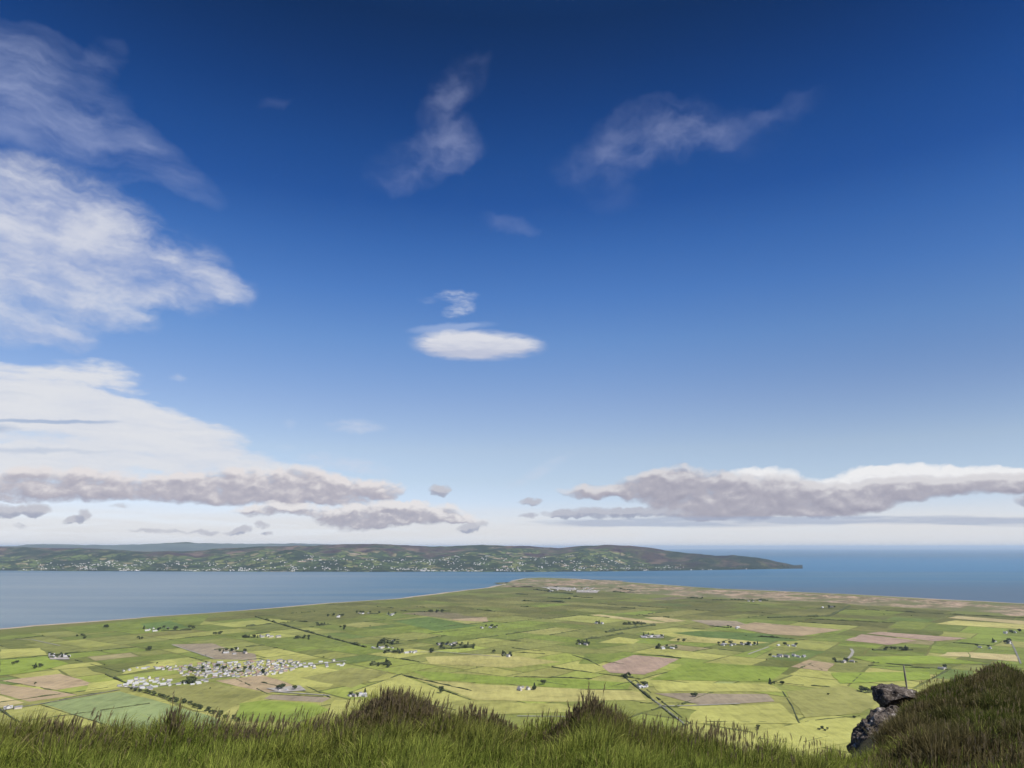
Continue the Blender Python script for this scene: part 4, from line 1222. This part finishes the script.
def blades(x, y, z, L, w, col, lean=.5, wind=(.12, .03), curl=.6, heads=None):
    """one grass blade per entry: 3 bent segments and a tip; heads = mask of blades that carry a seed head"""
    n = len(x)
    a = rng.uniform(0, 2 * np.pi, n); le = np.abs(rng.normal(0, lean, n))
    dx, dy = np.cos(a) * le + wind[0], np.sin(a) * le + wind[1]
    f = rng.uniform(0, 2 * np.pi, n); fx, fy = np.cos(f) * w / 2, np.sin(f) * w / 2
    pts = []
    for t, ww in ((0, 1.0), (.4, .9), (.75, .6)):
        s = t + curl * t * t * .6
        px_, py_ = x + dx * L * t * (.4 + curl * t), y + dy * L * t * (.4 + curl * t)
        pz = z + L * t * (1 - .28 * le * t)
        pts += [np.stack([px_ - fx * ww, py_ - fy * ww, pz], -1), np.stack([px_ + fx * ww, py_ + fy * ww, pz], -1)]
    tip = np.stack([x + dx * L * (.4 + curl), y + dy * L * (.4 + curl), z + L * (1 - .28 * le - .1 * le)], -1)
    pts.append(tip)
    co = np.stack(pts, 1)                       # n,7,3
    base = np.arange(n)[:, None] * 7
    quads = np.concatenate([base + np.array([0, 1, 3, 2]), base + np.array([2, 3, 5, 4])])
    tris = base + np.array([4, 5, 6])
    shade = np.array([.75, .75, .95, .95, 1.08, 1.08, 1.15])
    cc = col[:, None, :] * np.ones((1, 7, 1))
    # blade tips are drier than their bases
    dry = np.array([0, 0, .03, .03, .12, .12, .25])[None, :, None]
    cc = cc * (1 - dry) + dry * np.array([.26, .23, .06])
    return co.reshape(-1, 3), quads, tris, cc.reshape(-1, 3)


def seed_heads(x, y, z, L, col, wind=(.25, .05), size=1.0):
    """thin stalk with a feathery head of six little blades"""
    n = len(x)
    a = rng.uniform(0, 6.28, n); le = np.abs(rng.normal(0, .16, n))
    dx, dy = np.cos(a) * le + wind[0] * .6, np.sin(a) * le + wind[1]
    tx, ty, tz = x + dx * L, y + dy * L, z + L
    P_, Q_, C_ = [], [], []
    w = .0014 * size
    st = np.stack([np.stack([x - w, y, z], -1), np.stack([x + w, y, z], -1), np.stack([tx + w * .7, ty, tz], -1), np.stack([tx - w * .7, ty, tz], -1)], 1)
    P_.append(st.reshape(-1, 3)); Q_.append(np.arange(n)[:, None] * 4 + np.arange(4)); C_.append(np.repeat(col * .9 + np.array([.03, .03, .0]), 4, 0))
    off = n * 4
    for k in range(6):
        t0 = .78 + .04 * k; hl = .055 * size * (1.1 - k * .06)
        aa = k * 2.4 + rng.uniform(-.4, .4, n)
        bx, by, bz = x + dx * L * t0, y + dy * L * t0, z + L * t0
        ox, oy = np.cos(aa) * .012 * size, np.sin(aa) * .012 * size
        q0 = np.stack([bx, by, bz], -1); q2 = np.stack([bx + ox + dx * hl, by + oy + dy * hl, bz + hl], -1)
        mid = (q0 + q2) / 2; sd_ = np.stack([-np.sin(aa), np.cos(aa), np.zeros(n)], -1) * .0045 * size
        st = np.stack([q0, mid + sd_, q2, mid - sd_], 1)
        P_.append(st.reshape(-1, 3)); Q_.append(off + np.arange(n)[:, None] * 4 + np.arange(4)); C_.append(np.repeat(col, 4, 0)); off += n * 4
    return np.concatenate(P_), np.concatenate(Q_), np.concatenate(C_)


def join(name, parts, heads=None):
    cos, qs, ts, cs, off = [], [], [], [], 0
    for co, q_, t_, c_ in parts:
        cos.append(co); qs.append(q_ + off); cs.append(c_)
        if t_ is not None: ts.append(t_ + off)
        off += len(co)
    return np_mesh(name, np.concatenate(cos), quads=np.concatenate(qs), tris=np.concatenate(ts), mat=M_GRASS, colors=np.concatenate(cs))


GREEN = np.array([.110, .175, .024]); LIME = np.array([.33, .375, .075]); STRAW = np.array([.26, .215, .105]); BROWN = np.array([.085, .06, .032]); PURP = np.array([.155, .120, .078]); DARKG = np.array([.04, .055, .014])


def lerp(a, b, t): return a + (b - a) * t[:, None]


def sample(n, az0, az1, d0, d1):
    az = rng.uniform(az0, az1, n); d = np.sqrt(rng.uniform(d0 ** 2, d1 ** 2, n))
    return az, d


# foreground grass
az, d = sample(260000, -42, 40, 4.8, 8.6)
dc = np.interp(az, c_az, c_d)
keep = (d < np.minimum(dc + .5, 8.6)) & (rng.random(len(az)) > np.clip((az - 24) / 5, 0, 1) * np.clip((d - 4.9) / .8, 0, .93))
az, d, dc = az[keep], d[keep], dc[keep]
x, y = np.sin(np.radians(az)) * d, np.cos(np.radians(az)) * d
z = ground_np(az, d) - .02
e = np.clip((d - (dc - 1.6)) / 1.6, 0, 1)             # 1 at the crest
n1, n2, n3 = vnoise(x, y, .55, 1), vnoise(x, y, .16, 2), vnoise(x, y, 1.3, 3)
n5 = vnoise(x + .1 * np.sin(y * 9), y, .23, 31)
L = (.06 + .09 * n1 + .09 * rng.random(len(x)) + .06 * n2) * (.95 + .25 * e) * (.55 + .95 * n5)
col = lerp(GREEN, LIME, np.clip(n1 * .5 + n2 * .3 + n5 * .6 - .25 + rng.normal(0, .28, len(x)), 0, 1))  # shade of the gaps and light on tall clumps put into the blade colour
mound = np.interp(np.degrees(np.arctan2(x, y)), [azel(u, 740)[0] for u in (340, 370, 430, 470, 500, 520, 560, 600, 640, 690)], [0, .9, .9, .5, .4, 0, 0, .3, .6, 0])
brown = np.clip(np.clip((n3 - .5) * 2.0, 0, .7) + mound, 0, 1) * np.clip(e * 1.6 - .25, 0.05, 1)
col = col * (1 - brown[:, None] * .58) + BROWN * 1.25 * brown[:, None] * .58
straw = rng.random(len(x)) < (.03 + .07 * e)
col[straw] = STRAW * rng.uniform(.6, 1.15, straw.sum())[:, None]
dk = rng.random(len(x)) < .22
col[dk] = DARKG * rng.uniform(.7, 1.3, dk.sum())[:, None]
parts = [blades(x, y, z, L, .0040 + .0025 * rng.random(len(x)), col, lean=.6)]
# seed heads along the crest
az, d = sample(5200, -42, 34, 6.2, 8.0)
dc = np.interp(az, c_az, c_d)
x, y = np.sin(np.radians(az)) * d, np.cos(np.radians(az)) * d
keep = (d < dc + .4) & (rng.random(len(az)) < (.15 + .85 * np.clip((d - dc + 1.2) / 1.2, 0, 1)) * np.clip(vnoise(x, y, .7, 8) * 1.8 - .4, .05, 1))
az, d, x, y = az[keep], d[keep], x[keep], y[keep]
z = ground_np(az, d)
hc = lerp(PURP, STRAW, np.clip(rng.normal(.3, .3, len(x)), 0, 1))
hp_, hq, hcc = seed_heads(x, y, z, rng.uniform(.16, .32, len(x)), hc, size=.8)
parts.append((hp_, hq, None, hcc))
o = join('foreground_grass', parts)
tag(o, 'long wind blown green grass with brown seed heads along the bottom', 'grass', kind='stuff')

# hillock grass: shorter, browner, heathery
az, d = sample(270000, 20, 44, 5.0, 17)
dc = np.interp(az, c_az, c_d)
keep = (d < dc + .5) & (az > np.interp(d, [5, 8, 10, 11.5, 13, 14, 18], [26, 25.3, 25.7, 26.7, 27.9, 28.2, 28.4]))
az, d, dc = az[keep], d[keep], dc[keep]
x, y = np.sin(np.radians(az)) * d, np.cos(np.radians(az)) * d
z = ground_np(az, d) - .02
n1, n2, n3 = vnoise(x, y, .9, 11), vnoise(x, y, .25, 12), vnoise(x, y, 2.0, 13)
L = (.05 + .07 * n2 + .07 * rng.random(len(x)) + .06 * n1)
n4 = vnoise(x, y, .5, 21)
L = L * (.55 + 1.0 * n4 * n2 * 1.6)
col = lerp(DARKG * .8, GREEN * .58, np.clip(n2 * .8 + n4 * .6 - .35 + rng.normal(0, .2, len(x)), 0, 1))
hb_ = np.clip((n1 * .7 + n3 * .6 - .39) * 4.0, 0, 1)
col = col * (1 - hb_[:, None] * .88) + (lerp(BROWN * .55, PURP * .7, rng.random(len(x)))) * hb_[:, None] * .88
straw = rng.random(len(x)) < .09 + .12 * n3
col[straw] = STRAW * rng.uniform(.4, .9, straw.sum())[:, None]
parts = [blades(x, y, z, L, .006 + .004 * rng.random(len(x)), col)]
az, d = sample(900, 26, 44, 7, 15.6)
dc = np.interp(az, c_az, c_d); keep = (d < dc) & (az > np.interp(d, [8, 10, 11.5, 13, 14, 18], [25.5, 26.0, 26.8, 27.8, 28.4, 28.6]))
az, d = az[keep], d[keep]
x, y = np.sin(np.radians(az)) * d, np.cos(np.radians(az)) * d
hp_, hq, hcc = seed_heads(x, y, ground_np(az, d), rng.uniform(.12, .25, len(x)), lerp(PURP, STRAW, rng.random(len(x))), size=.8)
parts.append((hp_, hq, None, hcc))
o = join('hillock_grass', parts)
tag(o, 'dark brown and green moor grass covering the hillock on the right', 'grass', kind='stuff')


# tall tussocks on the crest, each a plant of its own
def tussock(u, v, d, rad, hgt, n, label, brown):
    a = azel(u, v)[0]
    rr = np.sqrt(rng.random(n)) * 1.15; th = rng.uniform(0, 6.28, n)
    cx, cy = math.sin(R(a)) * d, math.cos(R(a)) * d
    x, y = cx + np.cos(th) * rr * rad, cy + np.sin(th) * rr * rad * .6
    aa, dd = np.degrees(np.arctan2(x, y)), np.hypot(x, y)
    z = ground_np(aa, dd) - .03
    L = hgt * (.35 + .65 * np.clip(1 - rr * rr, 0, 1)) * rng.uniform(.5, 1.0, n)
    bl = np.clip(rng.normal(brown, .25, n), 0, 1)
    c = lerp(GREEN, PURP * .95, bl); st = rng.random(n) < .08; c[st] = STRAW * rng.uniform(.6, 1.1, st.sum())[:, None]
    p = [blades(x, y, z, L, .0055 + .003 * rng.random(n), c, lean=.22, wind=(.10, .02))]
    k = n // 5
    i = rng.integers(0, n, k)
    hp_, hq, hcc = seed_heads(x[i], y[i], z[i], L[i] * rng.uniform(1.0, 1.3, k), lerp(PURP * .9, STRAW, np.clip(rng.normal(.2, .25, k), 0, 1)), wind=(.08, .02))
    p.append((hp_, hq, None, hcc))
    o = join('grass_tussock', p)
    # origin at the tussock's base
    bz = float(z.mean()); off = Vector((cx, cy, bz)); o.data.transform(Matrix.Translation(-off)); o.location = off
    tag(o, label, 'grass tussock')


tussock(398, 722, 6.95, .50, .25, 6800, 'largest brown tussock on the crest, left of centre', .6)
tussock(384, 721, 6.95, .11, .31, 900, 'tall spiky tuft on top of the largest tussock, its left peak', .6)
tussock(428, 725, 7.0, .30, .22, 2400, 'brown tuft on the right shoulder of the largest tussock', .7)
tussock(350, 737, 6.9, .26, .20, 1600, 'brown tuft on the left shoulder of the largest tussock', .45)
tussock(480, 738, 7.05, .36, .26, 3000, 'green and brown tuft midway between the two big tussocks', .35)
tussock(591, 741, 6.9, .40, .33, 5200, 'rounded green tussock rising right of centre', .2)
tussock(593, 741, 6.9, .13, .42, 900, 'pointed crown of brown stems on top of the rounded green tussock', .45)
tussock(640, 747, 6.9, .36, .22, 2200, 'brown tuft right of the rounded green tussock', .65)
tussock(171, 748, 6.9, .08, .36, 360, 'narrow dark spike of grass standing left, before the grey green field', .5)
tussock(60, 749, 7.0, .45, .20, 1800, 'brown tuft near the left edge of the view', .5)
tussock(235, 751, 6.9, .40, .20, 1600, 'brown tuft below the hedge of bushes on the left', .5)
tussock(998, 675, 15.0, .4, .2, 1900, 'dark tuft crowning the right hillock', .3)
tussock(700, 755, 6.9, .3, .20, 1700, 'yellow green tuft between the rounded tussock and the rocks', .1)

# ------------------------------------------------------------------ rocks, stones, post
import bmesh


def rock_material(name, c1, c2, c3, lich=.5):
    m, T, b = material(name)
    p = T.node('ShaderNodeTexCoord').outputs['Object']
    n1 = T.noise(p, 5, 8, .68); n2 = T.noise(p, 22, 6, .65); v1 = T.vor(p, 9)
    c = T.mix(T.mr(n1, .35, .65), c1, c2)
    c = T.mix(T.mr(n2, .52, .66), c, c3)
    c = T.mix(T.m('MULTIPLY', T.mr(n1, .56, .66), lich), c, (.46, .43, .42))
    T.nt.links.new(c, b.inputs['Base Color']); b.inputs['Roughness'].default_value = .85
    bump(T, b, T.m('ADD', n2, T.m('MULTIPLY', v1, .6)), .9, .03)
    return m


M_ROCK = rock_material('weathered basalt', (.036, .029, .025), (.095, .078, .066), (.19, .168, .15))
M_STONE = rock_material('pale stone', (.32, .30, .28), (.42, .40, .38), (.5, .48, .46))


def rock(name, prof, d, depth, label, mat, rough=.03, sub=4, cat='rock', seed=1, back=0.0):
    """a boulder with the outline seen at distance d: hull of jittered copies of the outline at several depths, then split and roughened"""
    r = random.Random(seed)
    bm = bmesh.new()
    cu = sum(p[0] for p in prof) / len(prof); cv = sum(p[1] for p in prof) / len(prof)
    for f, k in ((-.5, .45), (-.25, .85), (.1, 1.0), (.45, .75)):
        for (u, v) in prof:
            uu, vv2 = cu + (u - cu) * k * r.uniform(.9, 1.0), cv + (v - cv) * k * r.uniform(.9, 1.0)
            q_ = ray(uu, vv2)
            dd = d + f * depth + back * (cv - vv2)
            hh = math.hypot(q_[0], q_[1])
            bm.verts.new((q_[0] / hh * dd, q_[1] / hh * dd, EYE + q_[2] / hh * dd))
    bmesh.ops.convex_hull(bm, input=bm.verts)
    bmesh.ops.delete(bm, geom=[v for v in bm.verts if not v.link_faces], context='VERTS')
    bmesh.ops.triangulate(bm, faces=bm.faces)
    for _ in range(sub):
        bmesh.ops.subdivide_edges(bm, edges=[e for e in bm.edges if e.calc_length() > .05], cuts=1, use_grid_fill=True)
        bmesh.ops.triangulate(bm, faces=bm.faces)
    c = Vector(ray(cu, cv)); c = Vector((c.x, c.y, c.z)) / math.hypot(c.x, c.y) * d + Vector((0, 0, EYE))
    for _ in range(1): bmesh.ops.smooth_vert(bm, verts=bm.verts, factor=.4, use_axis_x=True, use_axis_y=True, use_axis_z=True)
    bm.normal_update()
    for v in bm.verts:
        p = (v.co - c)
        cell = mnoise.voronoi(p * 5.0 + Vector((seed, 0, 0)))[0]
        k = (cell[1] - cell[0]) * 1.3 - .4 + .9 * fbm(p.x * 9, p.y * 9, p.z * 9, 4) + .7 * abs(fbm(p.x * 4, p.y * 4, p.z * 14, 3))
        v.co += v.normal * rough * k
    for v in bm.verts: v.co -= c
    bmesh.ops.recalc_face_normals(bm, faces=bm.faces)
    me = bpy.data.meshes.new(name); bm.to_mesh(me); bm.free(); me.materials.append(mat)
    o = bpy.data.objects.new(name, me); COL.objects.link(o); o.location = c
    return tag(o, label, cat)


rock('boulder', [(872.2, 688), (873.5, 686), (880, 685.2), (886, 684.2), (895, 684.8), (905, 687.5), (918, 693), (926, 699), (904, 706), (893, 708.5), (883.5, 709), (877, 704), (873, 698)], 13.6, .8,
     'dark overhanging boulder jutting out left from the hillock', M_ROCK, .035, 4, 'boulder', 3, back=.012)
rock('rock_outcrop', [(847, 750), (851, 739), (858, 726), (867, 714), (880, 707.5), (896, 706), (910, 711), (916, 724), (912, 742), (896, 752), (876, 762), (856, 764)], 12.3, 1.9, 'broad dark rock face set in the slope under the boulder', M_ROCK, .055, 5, 'rock', 21, back=.018)
rock('rock_outcrop', [(872, 741), (880, 738), (893, 739), (902, 745), (900, 754), (884, 757), (873, 752)], 10.4, .5, 'low rock slab lying in the grass at the foot of the broad rock face', M_ROCK, .04, 4, 'rock', 9)
rock('stone', [(897, 730.5), (899, 729.3), (903, 729), (904.5, 731), (903, 733), (898, 733)], 11.2, .16, 'small pale stone in the dark grass under the boulder', M_STONE, .008, 3, 'stone', 11)
rock('stone', [(873, 741), (877, 739.5), (880, 741), (879, 744), (874, 744)], 10.0, .12, 'small pale stone on the low rock slab', M_STONE, .008, 3, 'stone', 12)
rock('stone', [(913, 720.5), (917, 719), (919, 721.5), (916, 723)], 12.2, .1, 'small grey stone in the hillock grass right of the boulder', M_STONE, .006, 3, 'stone', 13)

# fence post behind the boulder
a = azel(907, 690)[0]; dpo = 15.2
gx, gy = math.sin(R(a)) * dpo, math.cos(R(a)) * dpo
gz = float(ground_np(np.array([a]), np.array([dpo]))[0])
top = EYE - tdep(907, 665.5) * dpo
pm, T, b = material('weathered post wood')
p = T.node('ShaderNodeTexCoord').outputs['Object']
nn = T.noise(T.mapping(p, scale=(30, 30, 3)), 1.0, 5, .6)
T.nt.links.new(T.mix(T.mr(nn, .35, .65), (.16, .14, .12), (.30, .27, .24)), b.inputs['Base Color'])
H = top - gz + .3
bm = bmesh.new()
for k in range(9):
    t = k / 8
    rr = .014 + .003 * math.sin(k * 2.1)
    for s in range(8):
        an = s * math.pi / 4
        bm.verts.new((math.cos(an) * rr + .012 * math.sin(t * 4), math.sin(an) * rr, -.3 + H * t + (.012 * math.cos(an) if k == 8 else 0)))
bm.verts.ensure_lookup_table()
for k in range(8):
    for s in range(8): bm.faces.new([bm.verts[i] for i in (k * 8 + s, k * 8 + (s + 1) % 8, k * 8 + 8 + (s + 1) % 8, k * 8 + 8 + s)])
bm.faces.new([bm.verts[64 + s] for s in range(8)])
me = bpy.data.meshes.new('fence_post'); bm.to_mesh(me); bm.free(); me.materials.append(pm)
o = bpy.data.objects.new('fence_post', me); COL.objects.link(o); o.location = (gx, gy, gz)
tag(o, 'thin weathered wooden post standing behind the boulder', 'post')
